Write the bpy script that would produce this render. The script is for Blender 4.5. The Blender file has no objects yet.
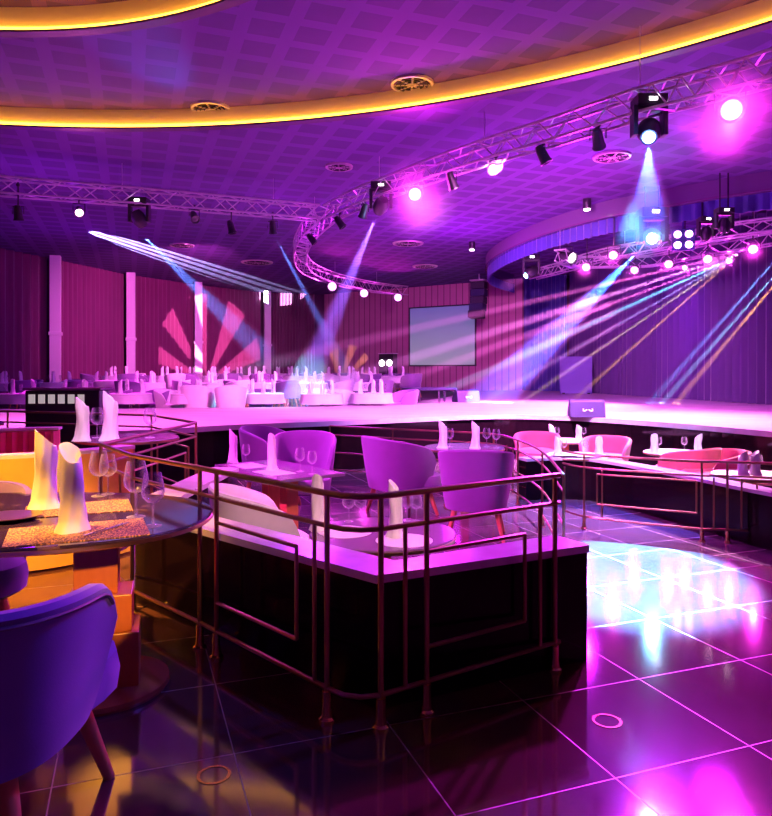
import bpy, bmesh, math, random
from mathutils import Vector, Matrix
random.seed(7)
PI = math.pi
C = bpy.context.scene.collection
sc = bpy.context.scene

# ------------------------------------------------------------------ camera, world, exposure
F, HC, HZ = 699.0, 1.4, 371.0          # focal length in pixels, eye height, horizon row
cam = bpy.data.cameras.new('camera'); cam.sensor_fit = 'HORIZONTAL'; cam.sensor_width = 36
cam.lens = F / 772 * 36; cam.shift_y = -37 / 772; cam.clip_end = 200
co = bpy.data.objects.new('camera', cam); C.objects.link(co)
co.location = (0, 0, HC); co.rotation_euler = (PI / 2, 0, 0); sc.camera = co
sc.view_settings.view_transform = 'Standard'; sc.view_settings.look = 'None'
sc.view_settings.exposure = 0.0; sc.view_settings.gamma = 1
w = bpy.data.worlds.new('world'); sc.world = w; w.use_nodes = True
w.node_tree.nodes['Background'].inputs[0].default_value = (0.06, 0.004, 0.13, 1)
w.node_tree.nodes['Background'].inputs[1].default_value = 0.5
sc.cycles.max_bounces = 6; sc.cycles.transparent_max_bounces = 24
sc.cycles.sample_clamp_indirect = 4; sc.cycles.volume_bounces = 0
sc.cycles.use_denoising = True

MAG = (1.0, .03, .80); PUR = (.42, .025, 1.0); BLU = (.10, .22, 1.0); CYA = (.25, .75, 1.0); WRM = (1.0, .42, .06)
PNK = (1.0, .14, .74); WHT = (1, .8, 1)

def P(u, v, z=0.0):                     # where the sight line of a pixel meets the level z
    Y = F * (HC - z) / (v - HZ); return Vector(((u - 386) / F * Y, Y, z))
def D(u, v, Y):                         # a point at depth Y
    return Vector(((u - 386) / F * Y, Y, HC - (v - HZ) / F * Y))

def lamp(kind, loc, color, power, radius=.1, aim=None, angle=60, blend=.4, size=None):
    l = bpy.data.lights.new('light', kind); l.color = color; l.energy = power
    if kind == 'AREA': l.size = size or 1
    else: l.shadow_soft_size = radius
    if kind == 'SPOT': l.spot_size = math.radians(angle); l.spot_blend = blend
    o = bpy.data.objects.new('lamp_or_fill_light', l); C.objects.link(o); o.location = loc  # also names added fill lamps that have no fixture
    if aim is not None: o.rotation_euler = (Vector(aim) - Vector(loc)).to_track_quat('-Z', 'Y').to_euler()
    return o

# washes of the rig's par cans, and added spots without a fixture
lamp('SPOT', (4.15, 8.3, 4.3), MAG, 700, .12, (-1.0, 5.5, 0), 95, 1)
lamp('SPOT', (0.45, 11.8, 4.3), (1, .07, .9), 1900, .12, (-0.4, 5.6, 0), 52, 1)
lamp('SPOT', (-4.4, 9.0, 4.9), (.8, .06, 1), 1700, .12, (-.1, 6.9, 0), 56, 1)  # added side spot for the pen chairs, no can hangs here
lamp('SPOT', (-1.6, 14.8, 4.5), PUR, 1100, .12, (-3.0, 5.0, .5), 80, 1)
lamp('SPOT', (1.8, 10.6, 4.5), (1, .24, .85), 9000, .12, (2.0, 17, .5), 110, .8)
lamp('SPOT', (-5.0, 10.6, 4.9), PNK, 3600, .12, (-4.8, 12.6, .5), 88, .6)
lamp('SPOT', (-2.3, 19.0, 4.5), PNK, 3600, .12, (-5.0, 22, .7), 62, .6)
lamp('SPOT', (-7.3, 20.0, 4.8), MAG, 2600, .12, (-7.5, 19, .5), 75, .8)
lamp('SPOT', (-2.0, 26.0, 4.5), (1, .05, .5), 1500, .12, (0.5, 34, 2.5), 110, .8)
lamp('SPOT', (5.5, 17.5, 4.2), PNK, 10000, .12, (3.8, 17.4, .5), 84, .6)
lamp('SPOT', (5.3, 12.5, 4.4), (1, .26, .85), 6500, .12, (5.0, 12.5, .5), 100, .8)
lamp('SPOT', (-4.5, 21.0, 4.6), PNK, 3800, .12, (-10.2, 29.5, 2.6), 75, .9)  # added spot brightening the white columns and drapes
lamp('SPOT', (-1.8, 23.5, 4.5), (.25, .75, 1), 13000, .12, (-2.6, 19.4, .8), 34, .6)
lamp('SPOT', (4.6, 13.2, 4.4), (1, .40, .85), 9000, .10, (3.5, 9.3, .2), 36, .5)
lamp('SPOT', (5.6, 12.0, 4.4), (1, .62, .15), 2400, .10, (4.45, 8.2, .2), 22, .7)
lamp('SPOT', (2.4, 5.5, 5.3), BLU, 2200, .12, (2.2, 12.6, .0), 60, .8)  # added blue spot tinting the stage front, no fixture here
lamp('SPOT', (5.0, 6.0, 5.2), (.05, .12, 1), 7000, .12, (2.5, 7.9, -.3), 22, .8)  # added blue spot for the sheen by the right wall
lamp('SPOT', (3.4, 8.6, 4.6), (.62, .02, 1), 5000, .12, (2.2, 2.9, 0), 46, 1)  # added spot putting violet onto the floor tiles
lamp('SPOT', (2.2, 4.2, 5.4), (.10, .06, 1), 900, .12, (-1.3, 2.3, .6), 30, .7)  # added blue spot tinting the near chair
lamp('SPOT', (1.2, .2, 5.2), (1, .50, .55), 1700, .10, (-.45, 5.0, .4), 24, .5)  # added front spot brightening the napkins in the pen
lamp('SPOT', (-3.2, 13.0, 4.6), BLU, 350, .08, (-3.4, 9.9, 5.86), 26, .9)
lamp('SPOT', (.4, 4.4, 5.3), (1, .5, .9), 1500, .10, (1.0, 8.75, .5), 17, .5)  # added spot brightening the middle table's napkins
lamp('SPOT', (2.4, 4.8, 5.2), (1, .6, .95), 3200, .10, (3.4, 10.0, .4), 26, .5)  # added spot brightening the napkins on the low right tables
lamp('SPOT', (-1.2, 2.4, 5.4), (1, .55, .9), 1700, .10, (-2.45, 6.7, .8), 15, .5)  # added spot brightening the napkins by the booth
# warm house light over the near tables, left of the camera; then two added spots
lamp('SPOT', (-2.2, 2.3, 5.3), WRM, 4600, .10, (-2.3, 3.6, .5), 34, .35)
lamp('SPOT', (-.35, -.3, 2.0), WRM, 800, .05, (-1.16, 3.15, .50), 10, .6)  # added low spot near the camera, brightening the table pedestal
lamp('SPOT', (-4.5, 3.0, 5.0), (1, .06, .9), 4500, .10, (.3, 7.7, .2), 34, .7)  # added magenta side light for the pen chairs, without a fixture
# added point lamps standing in for light bounced up to the ceiling
CP = (.36, .01, 1.0); CM = (.72, .01, 1.0)
for p, c, e in (((4.2, 8.9, 4.0), CM, 35), ((0.5, 12.2, 4.0), CM, 60), ((-2.0, 17, 3.9), CM, 60), ((2.0, 20, 3.7), CM, 340), ((3.6, 13.0, 3.8), CM, 250),
                ((-7, 14, 3.9), CP, 60), ((-9, 20, 3.7), CP, 60), ((-4, 6, 3.4), CP, 8), ((1.5, 5, 3.4), CP, 8), ((-1.5, 29, 3.6), CM, 70), ((8, 20, 3.0), CP, 90)):
    lamp('POINT', p, c, e, .25)
lamp('SPOT', (3.2, 9.7, 4.6), (.07, .42, 1), 170000, .05, (1.75, 4.9, 0), 13, .4)     # the blue pool on the tiles
# pattern projectors: the leaf fan on the drapes, its golden twin on the back wall, the streak on the ceiling
def gobo(loc, aim, color, power, angle, kind, roll=0.0):
    o = lamp('SPOT', loc, color, power, .01, aim, angle, .02); l = o.data; l.use_nodes = True; nt = l.node_tree
    o.rotation_euler.rotate_axis('Z', roll)
    em = nt.nodes.get('Emission') or nt.nodes.new('ShaderNodeEmission')
    t = nt.nodes.new('ShaderNodeTexCoord'); sp = nt.nodes.new('ShaderNodeSeparateXYZ'); nt.links.new(t.outputs['Normal'], sp.inputs[0])
    def mn(op, a, b=None):
        n = nt.nodes.new('ShaderNodeMath'); n.operation = op
        for i, x in enumerate((a, b)):
            if x is None: continue
            if isinstance(x, (int, float)): n.inputs[i].default_value = x
            else: nt.links.new(x, n.inputs[i])
        return n.outputs[0]
    az = mn('ABSOLUTE', sp.outputs[2]); x = mn('DIVIDE', sp.outputs[0], az); y = mn('DIVIDE', sp.outputs[1], az)
    if kind == 'fan':
        y = mn('ADD', y, math.tan(math.radians(angle / 2)) * .45)
        an = mn('DIVIDE', mn('ARCTAN2', y, x), PI / 5.5); f = mn('LESS_THAN', mn('FRACT', mn('ADD', an, .27)), .48)
        f = mn('MULTIPLY', f, mn('GREATER_THAN', y, -.004))
    else:
        f = mn('LESS_THAN', mn('FRACT', mn('DIVIDE', x, math.tan(math.radians(angle / 2)) * .62)), .62)
    nt.links.new(f, em.inputs['Strength']); return o
gobo((-2.6, 24.0, 4.3), (-8.3, 33.0, 2.35), (1, .30, .60), 16000, 29, 'fan')
gobo((-1.5, 28.0, 4.2), (-2.1, 36.5, 1.4), (1, .60, .22), 2500, 17, 'fan', -.5)
gobo((-9.7, 15.2, 4.72), (-7.7, 25.5, 5.5), (.75, .95, 1), 300000, 8, 'slit')

# ------------------------------------------------------------------ materials
def mat(name, col, rough=.5, metal=0, spec=.5, emit=None, es=0, sheen=0, coat=0):
    m = bpy.data.materials.new(name); m.use_nodes = True
    b = m.node_tree.nodes['Principled BSDF']
    b.inputs['Base Color'].default_value = (*col, 1); b.inputs['Roughness'].default_value = rough
    b.inputs['Metallic'].default_value = metal; b.inputs['Specular IOR Level'].default_value = spec
    b.inputs['Sheen Weight'].default_value = sheen; b.inputs['Coat Weight'].default_value = coat
    if emit: b.inputs['Emission Color'].default_value = (*emit, 1); b.inputs['Emission Strength'].default_value = es
    return m
def nodes(m):
    nt = m.node_tree; return nt, nt.nodes, nt.links, nt.nodes['Principled BSDF']
def math_node(nt, op, a, b=None):
    n = nt.nodes.new('ShaderNodeMath'); n.operation = op
    for i, x in enumerate((a, b)):
        if x is None: continue
        if isinstance(x, (int, float)): n.inputs[i].default_value = x
        else: nt.links.new(x, n.inputs[i])
    return n.outputs[0]
def mixcol(nt, fac, a, b):
    n = nt.nodes.new('ShaderNodeMix'); n.data_type = 'RGBA'
    if isinstance(fac, (int, float)): n.inputs[0].default_value = fac
    else: nt.links.new(fac, n.inputs[0])
    for i, x in ((6, a), (7, b)):
        if isinstance(x, tuple): n.inputs[i].default_value = (*x, 1)
        else: nt.links.new(x, n.inputs[i])
    return n.outputs[2]
def coords(nt, rot=0, scale=1, loc=(0, 0, 0), kind='Object'):
    t = nt.nodes.new('ShaderNodeTexCoord'); mp = nt.nodes.new('ShaderNodeMapping')
    mp.inputs['Rotation'].default_value = (0, 0, rot); mp.inputs['Scale'].default_value = (scale,) * 3 if isinstance(scale, (int, float)) else scale
    mp.inputs['Location'].default_value = loc
    nt.links.new(t.outputs[kind], mp.inputs[0]); s = nt.nodes.new('ShaderNodeSeparateXYZ'); nt.links.new(mp.outputs[0], s.inputs[0])
    return mp.outputs[0], s.outputs
def noise(nt, vec, scale, detail=4):
    n = nt.nodes.new('ShaderNodeTexNoise'); n.inputs['Scale'].default_value = scale; n.inputs['Detail'].default_value = detail
    nt.links.new(vec, n.inputs['Vector']); return n.outputs['Fac']
def bump(nt, b, h, strength, dist=.01):
    n = nt.nodes.new('ShaderNodeBump'); n.inputs['Strength'].default_value = strength; n.inputs['Distance'].default_value = dist
    nt.links.new(h, n.inputs['Height']); nt.links.new(n.outputs[0], b.inputs['Normal'])

def floor_material(name, base, grout, rough):
    m = mat(name, base, rough, spec=.65); nt, N, L, b = nodes(m)
    vec, s = coords(nt, rot=-math.radians(20.06))
    ax = math_node(nt, 'FRACT', math_node(nt, 'DIVIDE', math_node(nt, 'SUBTRACT', s[0], .353), .605))
    ay = math_node(nt, 'FRACT', math_node(nt, 'DIVIDE', math_node(nt, 'SUBTRACT', s[1], .170), .605))
    line = math_node(nt, 'MAXIMUM', math_node(nt, 'LESS_THAN', ax, .0075), math_node(nt, 'LESS_THAN', ay, .0075))
    n = noise(nt, vec, 2.5, 8)
    c = mixcol(nt, n, base, tuple(x * 1.9 for x in base))
    L.new(mixcol(nt, line, c, grout), b.inputs['Base Color'])
    L.new(math_node(nt, 'ADD', math_node(nt, 'MULTIPLY', line, .35), rough), b.inputs['Roughness'])
    return m
M = {}
M['floor'] = floor_material('polished black stone tile', (.060, .024, .022), (.20, .16, .14), .09)
M['floor'].node_tree.nodes['Principled BSDF'].inputs['IOR'].default_value = 2.3
M['lowfloor'] = floor_material('polished dark tile of the sunken floor', (.10, .07, .09), (.6, .5, .5), .12)
m = mat('perforated ceiling tile', (.42, .40, .44), .8); nt, N, L, b = nodes(m)
vec, s = coords(nt, rot=-math.radians(20))
cx = math_node(nt, 'LESS_THAN', math_node(nt, 'FRACT', math_node(nt, 'DIVIDE', s[0], .62)), .30)
cy = math_node(nt, 'LESS_THAN', math_node(nt, 'FRACT', math_node(nt, 'DIVIDE', s[1], .62)), .30)
ln = math_node(nt, 'MAXIMUM', cx, cy)
L.new(mixcol(nt, ln, mixcol(nt, noise(nt, vec, 3), (.080, .028, .17), (.105, .038, .21)), (.150, .055, .29)), b.inputs['Base Color'])
M['ceiling'] = m
M['cove'] = mat('cream cove paint', (.95, .80, .45), .6)
M['edge'] = mat('dark cove edge', (.08, .03, .08), .5)
M['led'] = mat('warm cove light strip', (1, .6, .2), .5, emit=(1, .44, .04), es=8)
m = mat('pink slatted wall panel', (.55, .22, .38), .55); nt, N, L, b = nodes(m)
vec, s = coords(nt)
st = math_node(nt, 'FRACT', math_node(nt, 'MULTIPLY', s[0], 3.0))
n = noise(nt, vec, 1.2)
L.new(mixcol(nt, math_node(nt, 'LESS_THAN', st, .12), mixcol(nt, n, (.50, .20, .32), (.66, .30, .44)), (.20, .06, .14)), b.inputs['Base Color'])
M['panel'] = m
M['wall'] = mat('dark wall paint', (.10, .05, .10), .8)
M['black'] = mat('gloss black lacquer', (.008, .003, .006), .10, spec=.18)
m = mat('pale marble cap', (.62, .56, .62), .18); nt, N, L, b = nodes(m)
vec, s = coords(nt); L.new(mixcol(nt, noise(nt, vec, 7, 8), (.42, .36, .42), (.74, .68, .74)), b.inputs['Base Color'])
M['cap'] = m
m = mat('white gloss stage floor', (.75, .66, .70), .22); nt, N, L, b = nodes(m)
vec, s = coords(nt, scale=(1, 6, 1)); L.new(mixcol(nt, noise(nt, vec, 1.2, 6), (.55, .45, .50), (.85, .78, .82)), b.inputs['Base Color'])
M['stage'] = m
M['carpet'] = mat('dark terrace carpet', (.05, .02, .05), .9)
M['brass'] = mat('antique brass tube', (.42, .25, .14), .30, metal=1)
M['foot'] = mat('polished brass', (.85, .58, .25), .18, metal=1)
def fabric(name, col, rough=.85):
    m = mat(name, col, rough, sheen=.4, spec=.2); nt, N, L, b = nodes(m)
    vec, s = coords(nt); h = noise(nt, vec, 220, 3); bump(nt, b, h, .25, .002)
    L.new(mixcol(nt, noise(nt, vec, 9), col, tuple(x * .82 for x in col)), b.inputs['Base Color']); return m
M['velvet'] = fabric('grey violet velvet', (.27, .12, .36))
M['velvet2'] = fabric('deep blue violet upholstery', (.20, .12, .50))
M['redfab'] = fabric('rose red upholstery', (.80, .10, .22))
M['whitefab'] = fabric('white upholstery', (.85, .80, .82))
M['orange'] = fabric('orange upholstery', (.95, .50, .10))
M['pipe'] = mat('dark piping', (.12, .07, .16), .5)
m = mat('oak wood', (.60, .30, .12), .35); nt, N, L, b = nodes(m)
vec, s = coords(nt, scale=(14, 14, 1.5)); L.new(mixcol(nt, noise(nt, vec, 2, 6), (.45, .18, .06), (.75, .38, .14)), b.inputs['Base Color'])
M['wood'] = m
m = mat('red brown veneer', (.40, .12, .05), .30); nt, N, L, b = nodes(m)
vec, s = coords(nt, scale=(10, 10, 1)); L.new(mixcol(nt, noise(nt, vec, 2, 6), (.45, .12, .04), (.65, .22, .08)), b.inputs['Base Color'])
M['veneer'] = m
M['discwood'] = mat('dark red lacquered base', (.34, .07, .03), .25)
m = mat('dark marbled table top', (.05, .03, .05), .10, spec=.45); nt, N, L, b = nodes(m)
vec, s = coords(nt); L.new(mixcol(nt, math_node(nt, 'GREATER_THAN', noise(nt, vec, 6, 10), .62), (.035, .02, .04), (.16, .09, .10)), b.inputs['Base Color'])
M['tabletop'] = m
M['ptop'] = mat('violet lacquered table top', (.20, .09, .22), .12)
M['goldedge'] = mat('antique gold edging', (.55, .35, .15), .3, metal=1)
m = mat('woven gold placemat', (.6, .4, .15), .6); nt, N, L, b = nodes(m)
vec, s = coords(nt); v = nt.nodes.new('ShaderNodeTexVoronoi'); v.inputs['Scale'].default_value = 110; L.new(vec, v.inputs['Vector'])
L.new(mixcol(nt, math_node(nt, 'GREATER_THAN', v.outputs['Distance'], .42), (.90, .52, .09), (.16, .07, .03)), b.inputs['Base Color'])
bump(nt, b, v.outputs['Distance'], .5, .003)
M['mat'] = m
M['linen'] = mat('white starched linen', (.86, .84, .82), .75, sheen=.2)
M['cloth'] = mat('white tablecloth', (.70, .64, .70), .7)
M['steel'] = mat('polished steel', (.75, .75, .78), .18, metal=1)
M['alu'] = mat('aluminium truss tube', (.85, .80, .85), .28, metal=.55)
M['housing'] = mat('black lamp housing', (.022, .014, .03), .4)
M['rubber'] = mat('black speaker grille', (.03, .02, .045), .6)
M['monitor'] = mat('violet grey monitor grille', (.022, .022, .08), .6)
M['flat'] = mat('violet scenery panel', (.16, .13, .45), .6)
M['vent'] = mat('pale metal air diffuser', (.70, .62, .60), .35, metal=.4)
M['column'] = mat('white painted column', (.85, .78, .85), .6)
M['white'] = mat('white plastic', (.9, .9, .9), .4)
def pleat(name, c1, c2, rough=.7):
    m = mat(name, c1, rough, sheen=.3); nt, N, L, b = nodes(m)
    vec, s = coords(nt, scale=(1, 1, .12)); L.new(mixcol(nt, noise(nt, vec, 3.5, 4), c1, c2), b.inputs['Base Color']); return m
M['curtain'] = pleat('magenta drape', (.13, .015, .08), (.26, .03, .15))
M['backdrop'] = pleat('dark violet stage drape', (.045, .015, .11), (.09, .03, .19))
M['valance'] = pleat('blue valance', (.035, .03, .24), (.08, .06, .42))
M['bulk'] = mat('dark violet bulkhead', (.16, .09, .22), .6)
def emis(name, col, s): return mat(name, col, .5, emit=col, es=s)
M['lensM'] = emis('magenta lamp lens', (1, .30, .95), 4.5)
M['lensP'] = emis('pink lamp lens', (1, .45, .85), 8)
M['lensB'] = emis('blue lamp lens', (.15, .35, 1), 160)
M['lensC'] = emis('cyan lamp lens', (.25, .60, 1), 60)
M['lensW'] = emis('white lamp lens', (1, .85, .9), 12)
M['lensR'] = emis('red lamp lens', (1, .08, .05), 6)
M['pane'] = emis('reflected light pane', (.9, .85, .8), .4)  # reflected lights put into the panes as a faint glow
M['lensoff'] = mat('dark glass lens', (.05, .04, .08), .1)
m = mat('projection screen image', (.2, .2, .3), .6); nt, N, L, b = nodes(m)
vec, s = coords(nt, kind='Generated')
L.new(mixcol(nt, s[2], (.42, .40, .50), (.12, .13, .48)), b.inputs['Emission Color']); b.inputs['Emission Strength'].default_value = .55
M['screen'] = m
# thin clear glass; white diffuse at the edges stands in for refracted highlights
m = bpy.data.materials.new('clear glass'); m.use_nodes = True; nt = m.node_tree; nt.nodes.clear()
o_ = nt.nodes.new('ShaderNodeOutputMaterial'); tr = nt.nodes.new('ShaderNodeBsdfTransparent'); tr.inputs[0].default_value = (.96, .95, .97, 1)
gl = nt.nodes.new('ShaderNodeBsdfGlossy'); gl.inputs['Roughness'].default_value = .10
df = nt.nodes.new('ShaderNodeBsdfTranslucent'); d2 = nt.nodes.new('ShaderNodeBsdfDiffuse'); ad = nt.nodes.new('ShaderNodeMixShader')
df.inputs[0].default_value = d2.inputs[0].default_value = (.95, .9, .95, 1)
nt.links.new(df.outputs[0], ad.inputs[1]); nt.links.new(d2.outputs[0], ad.inputs[2])
g2 = nt.nodes.new('ShaderNodeMixShader'); g2.inputs[0].default_value = .55; nt.links.new(gl.outputs[0], g2.inputs[1]); nt.links.new(ad.outputs[0], g2.inputs[2])
lw = nt.nodes.new('ShaderNodeLayerWeight'); lw.inputs['Blend'].default_value = .20
mx = nt.nodes.new('ShaderNodeMixShader'); nt.links.new(lw.outputs['Facing'], mx.inputs[0]); nt.links.new(tr.outputs[0], mx.inputs[1]); nt.links.new(g2.outputs[0], mx.inputs[2])
nt.links.new(mx.outputs[0], o_.inputs[0]); M['glass'] = m
m2 = m.copy(); m2.name = 'clear glass stem'; M['glass2'] = m2
[n for n in m2.node_tree.nodes if n.type == 'LAYER_WEIGHT'][0].inputs['Blend'].default_value = .62
def haze_mat(name, dens, col=(1, 1, 1), aniso=.1):
    m = bpy.data.materials.new(name); m.use_nodes = True; nt = m.node_tree; nt.nodes.clear()
    o = nt.nodes.new('ShaderNodeOutputMaterial'); v = nt.nodes.new('ShaderNodeVolumeScatter')
    v.inputs['Density'].default_value = dens; v.inputs['Anisotropy'].default_value = aniso; v.inputs['Color'].default_value = (*col, 1)
    nt.links.new(v.outputs[0], o.inputs['Volume']); return m
M['haze'] = haze_mat('stage haze', .10)
M['haze2'] = haze_mat('thin haze', .11); M['haze5'] = haze_mat('haze thinning out downwards', .1)
nt = M['haze5'].node_tree; _, s_ = coords(nt); pw = math_node(nt, 'MULTIPLY', math_node(nt, 'MAXIMUM', math_node(nt, 'ADD', math_node(nt, 'DIVIDE', s_[2], 2.2), 1.0), 0.0), .13)
nt.links.new(pw, [n for n in nt.nodes if n.type == 'VOLUME_SCATTER'][0].inputs['Density'])
M['haze4'] = haze_mat('thinnest haze', .045); M['haze3'] = haze_mat('lit smoke round a lamp', .45)
nt = M['haze3'].node_tree; t_ = nt.nodes.new('ShaderNodeTexCoord'); g_ = nt.nodes.new('ShaderNodeTexGradient'); g_.gradient_type = 'SPHERICAL'
nt.links.new(t_.outputs['Object'], g_.inputs[0]); pw = math_node(nt, 'MULTIPLY', math_node(nt, 'POWER', g_.outputs['Fac'], 2.0), .9)
nt.links.new(pw, [n for n in nt.nodes if n.type == 'VOLUME_SCATTER'][0].inputs['Density'])

# ------------------------------------------------------------------ mesh helpers
def bm_(): return bmesh.new()
def box(bm, c, s, rz=0, mtx=None):
    m = Matrix.Translation(c) @ Matrix.Rotation(rz, 4, 'Z') @ Matrix.Diagonal((*s, 1))
    if mtx is not None: m = mtx @ m
    return bmesh.ops.create_cube(bm, size=1, matrix=m)
def lathe(bm, prof, seg=24, c=(0, 0, 0), mtx=None):
    rings = []
    for r, z in prof:
        ring = []
        for i in range(seg):
            a = 2 * PI * i / seg; p = Vector((c[0] + r * math.cos(a), c[1] + r * math.sin(a), c[2] + z))
            if mtx is not None: p = mtx @ p
            ring.append(bm.verts.new(p))
        rings.append(ring)
    for a, b in zip(rings, rings[1:]):
        for i in range(seg): bm.faces.new((a[i], a[(i + 1) % seg], b[(i + 1) % seg], b[i]))
    if prof[0] == prof[-1]: return rings
    if prof[0][0] > 1e-4: bm.faces.new(rings[0][::-1])
    if prof[-1][0] > 1e-4: bm.faces.new(rings[-1])
    return rings
def tube(bm, pts, r, seg=8, r2=None):
    pts = [Vector(p) for p in pts]; rings = []
    for i, p in enumerate(pts):
        d = (pts[min(i + 1, len(pts) - 1)] - pts[max(i - 1, 0)]).normalized()
        up = Vector((0, 0, 1)) if abs(d.z) < .95 else Vector((1, 0, 0))
        a = d.cross(up).normalized(); b = d.cross(a).normalized()
        rr = r if r2 is None else r + (r2 - r) * i / (len(pts) - 1)
        rings.append([bm.verts.new(p + a * rr * math.cos(2 * PI * k / seg) + b * rr * math.sin(2 * PI * k / seg)) for k in range(seg)])
    for A, B in zip(rings, rings[1:]):
        for k in range(seg): bm.faces.new((A[k], A[(k + 1) % seg], B[(k + 1) % seg], B[k]))
    bm.faces.new(rings[0][::-1]); bm.faces.new(rings[-1])
def prism(bm, poly, z0, z1):
    lo = [bm.verts.new((x, y, z0)) for x, y in poly]; hi = [bm.verts.new((x, y, z1)) for x, y in poly]
    n = len(poly)
    bm.faces.new(lo[::-1]); bm.faces.new(hi)
    for i in range(n): bm.faces.new((lo[i], lo[(i + 1) % n], hi[(i + 1) % n], hi[i]))
def obj(name, bm, m, parent=None, smooth=True, bevel=0):
    me = bpy.data.meshes.new(name); bmesh.ops.recalc_face_normals(bm, faces=bm.faces); bm.to_mesh(me); bm.free()
    me.materials.append(M[m] if isinstance(m, str) else m)
    if smooth:
        me.polygons.foreach_set('use_smooth', [True] * len(me.polygons))
        try: me.set_sharp_from_angle(angle=math.radians(38))
        except Exception: pass
    o = bpy.data.objects.new(name, me); C.objects.link(o)
    if parent: o.parent = parent
    if bevel:
        b = o.modifiers.new('bevel', 'BEVEL'); b.width = bevel; b.segments = 2; b.limit_method = 'ANGLE'
    return o
def tag(o, label, cat, group=None, kind=None):
    o['label'] = label; o['category'] = cat
    if group: o['group'] = group
    if kind: o['kind'] = kind
    return o
def thing(name, label, cat, loc=(0, 0, 0), rz=0, group=None):
    o = bpy.data.objects.new(name, None); C.objects.link(o); o.location = loc; o.rotation_euler = (0, 0, rz); o.empty_display_size = .1
    return tag(o, label, cat, group)
def struct(name, bm, m, smooth=False): 
    o = obj(name, bm, m, None, smooth); o['kind'] = 'structure'; return o
KIDS = {}
def dup(root, loc, rz=0, label=None, group=None, scale=None):
    r = root.copy(); C.objects.link(r); r.location = loc; r.rotation_euler = (0, 0, rz)
    if label: r['label'] = label
    if group: r['group'] = group
    if scale: r.scale = (scale,) * 3 if isinstance(scale, (int, float)) else scale
    if root.name not in KIDS: KIDS[root.name] = [(c, list(c.children)) for c in root.children]
    for ch, gs in KIDS[root.name]:
        c = ch.copy(); C.objects.link(c); c.parent = r
        for g in gs:
            d = g.copy(); C.objects.link(d); d.parent = c
    return r
def spline(pts, n=8, closed=False):
    pts = [Vector(p) for p in pts]; out = []; N_ = len(pts)
    rng = range(N_ if closed else N_ - 1)
    for i in rng:
        g = (lambda k: pts[k % N_]) if closed else (lambda k: pts[max(0, min(N_ - 1, k))])
        a, b, c, d = g(i - 1), g(i), g(i + 1), g(i + 2)
        for k in range(n):
            t = k / n
            out.append(.5 * ((2 * b) + (c - a) * t + (2 * a - 5 * b + 4 * c - d) * t * t + (3 * b - 3 * c + d - a) * t ** 3))
    if not closed: out.append(pts[-1])
    return out
def ribbon(bm, path, z0, z1, thick=.1):              # an upright wall along a plan path
    n = len(path); q = []
    for i, p in enumerate(path):
        a = Vector(path[max(i - 1, 0)][:2]); b = Vector(path[min(i + 1, n - 1)][:2]); d = (b - a).normalized(); nn = Vector((-d.y, d.x)) * thick / 2
        p = Vector(p[:2]); q.append([bm.verts.new((*(p + nn), z0)), bm.verts.new((*(p + nn), z1)), bm.verts.new((*(p - nn), z1)), bm.verts.new((*(p - nn), z0))])
    for a, b in zip(q, q[1:]):
        for k in range(4): bm.faces.new((a[k], a[(k + 1) % 4], b[(k + 1) % 4], b[k]))
    bm.faces.new(q[0]); bm.faces.new(q[-1][::-1])

# ------------------------------------------------------------------ the setting
LOW = -.3; ZS = .55; ZC = 5.5
edge_main = [(8, 4.0), (3.6, 4.45), (2.75, 5.0), (2.42, 5.38), (2.0, 5.65), (1.62, 5.79), (1.0, 3.5), (.95, 3.44), (-.02, 2.92), (-1.5, 4.25), (-1.62, 4.5), (-1.5, 6.5), (-1.8, 6.85),
             (-2.65, 8.0), (-4.6, 8.8), (-7, 9.0), (-15, 9.0)]
b = bm_(); prism(b, edge_main + [(-15, -4), (8, -4)], LOW - .1, 0); struct('floor', b, 'floor')
b = bm_(); box(b, (-1.0, 7.4, LOW - .05), (30, 13.4, .1)); o = struct('floor_sunken', b, 'lowfloor')
near = [(-15, 9.9), (-7, 9.8), (-3.85, 9.9), (-2.45, 11.0), (-.78, 11.9), (.8, 12.9), (2.1, 13.5), (2.9, 13.4), (3.9, 12.6), (4.9, 11.0), (5.45, 9.7), (6.2, 7.5), (8, 5)]
nearS = [(p.x, p.y) for p in spline([(x, y, 0) for x, y in near], 6)]
far = [(13, 5), (13, 31), (6.3, 31), (3.8, 30), (1.8, 22), (.5, 18.6), (-2, 16.6), (-5.9, 15.8), (-15, 15)]
b = bm_(); prism(b, nearS + far, .47, ZS); o = obj('stage_floor', b, 'stage', smooth=False); tag(o, 'glossy white pink stage deck curving across the room', 'stage')
b = bm_(); prism(b, [(x, y + .04) for x, y in nearS] + far, LOW - .1, .47); obj('stage_front', b, 'black', o, False)
# terraces behind the stage, each one a step up
tiers = [(15, 19.5, .10), (19.5, 23.5, .30), (23.5, 37, .48)]
for i, (y0, y1, z) in enumerate(tiers):
    b = bm_(); box(b, (-6, (y0 + y1) / 2, z / 2 - .1), (18 + .0, y1 - y0, z + .2)); o = struct('floor_terrace_%d' % (i + 1), b, 'carpet')

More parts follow.
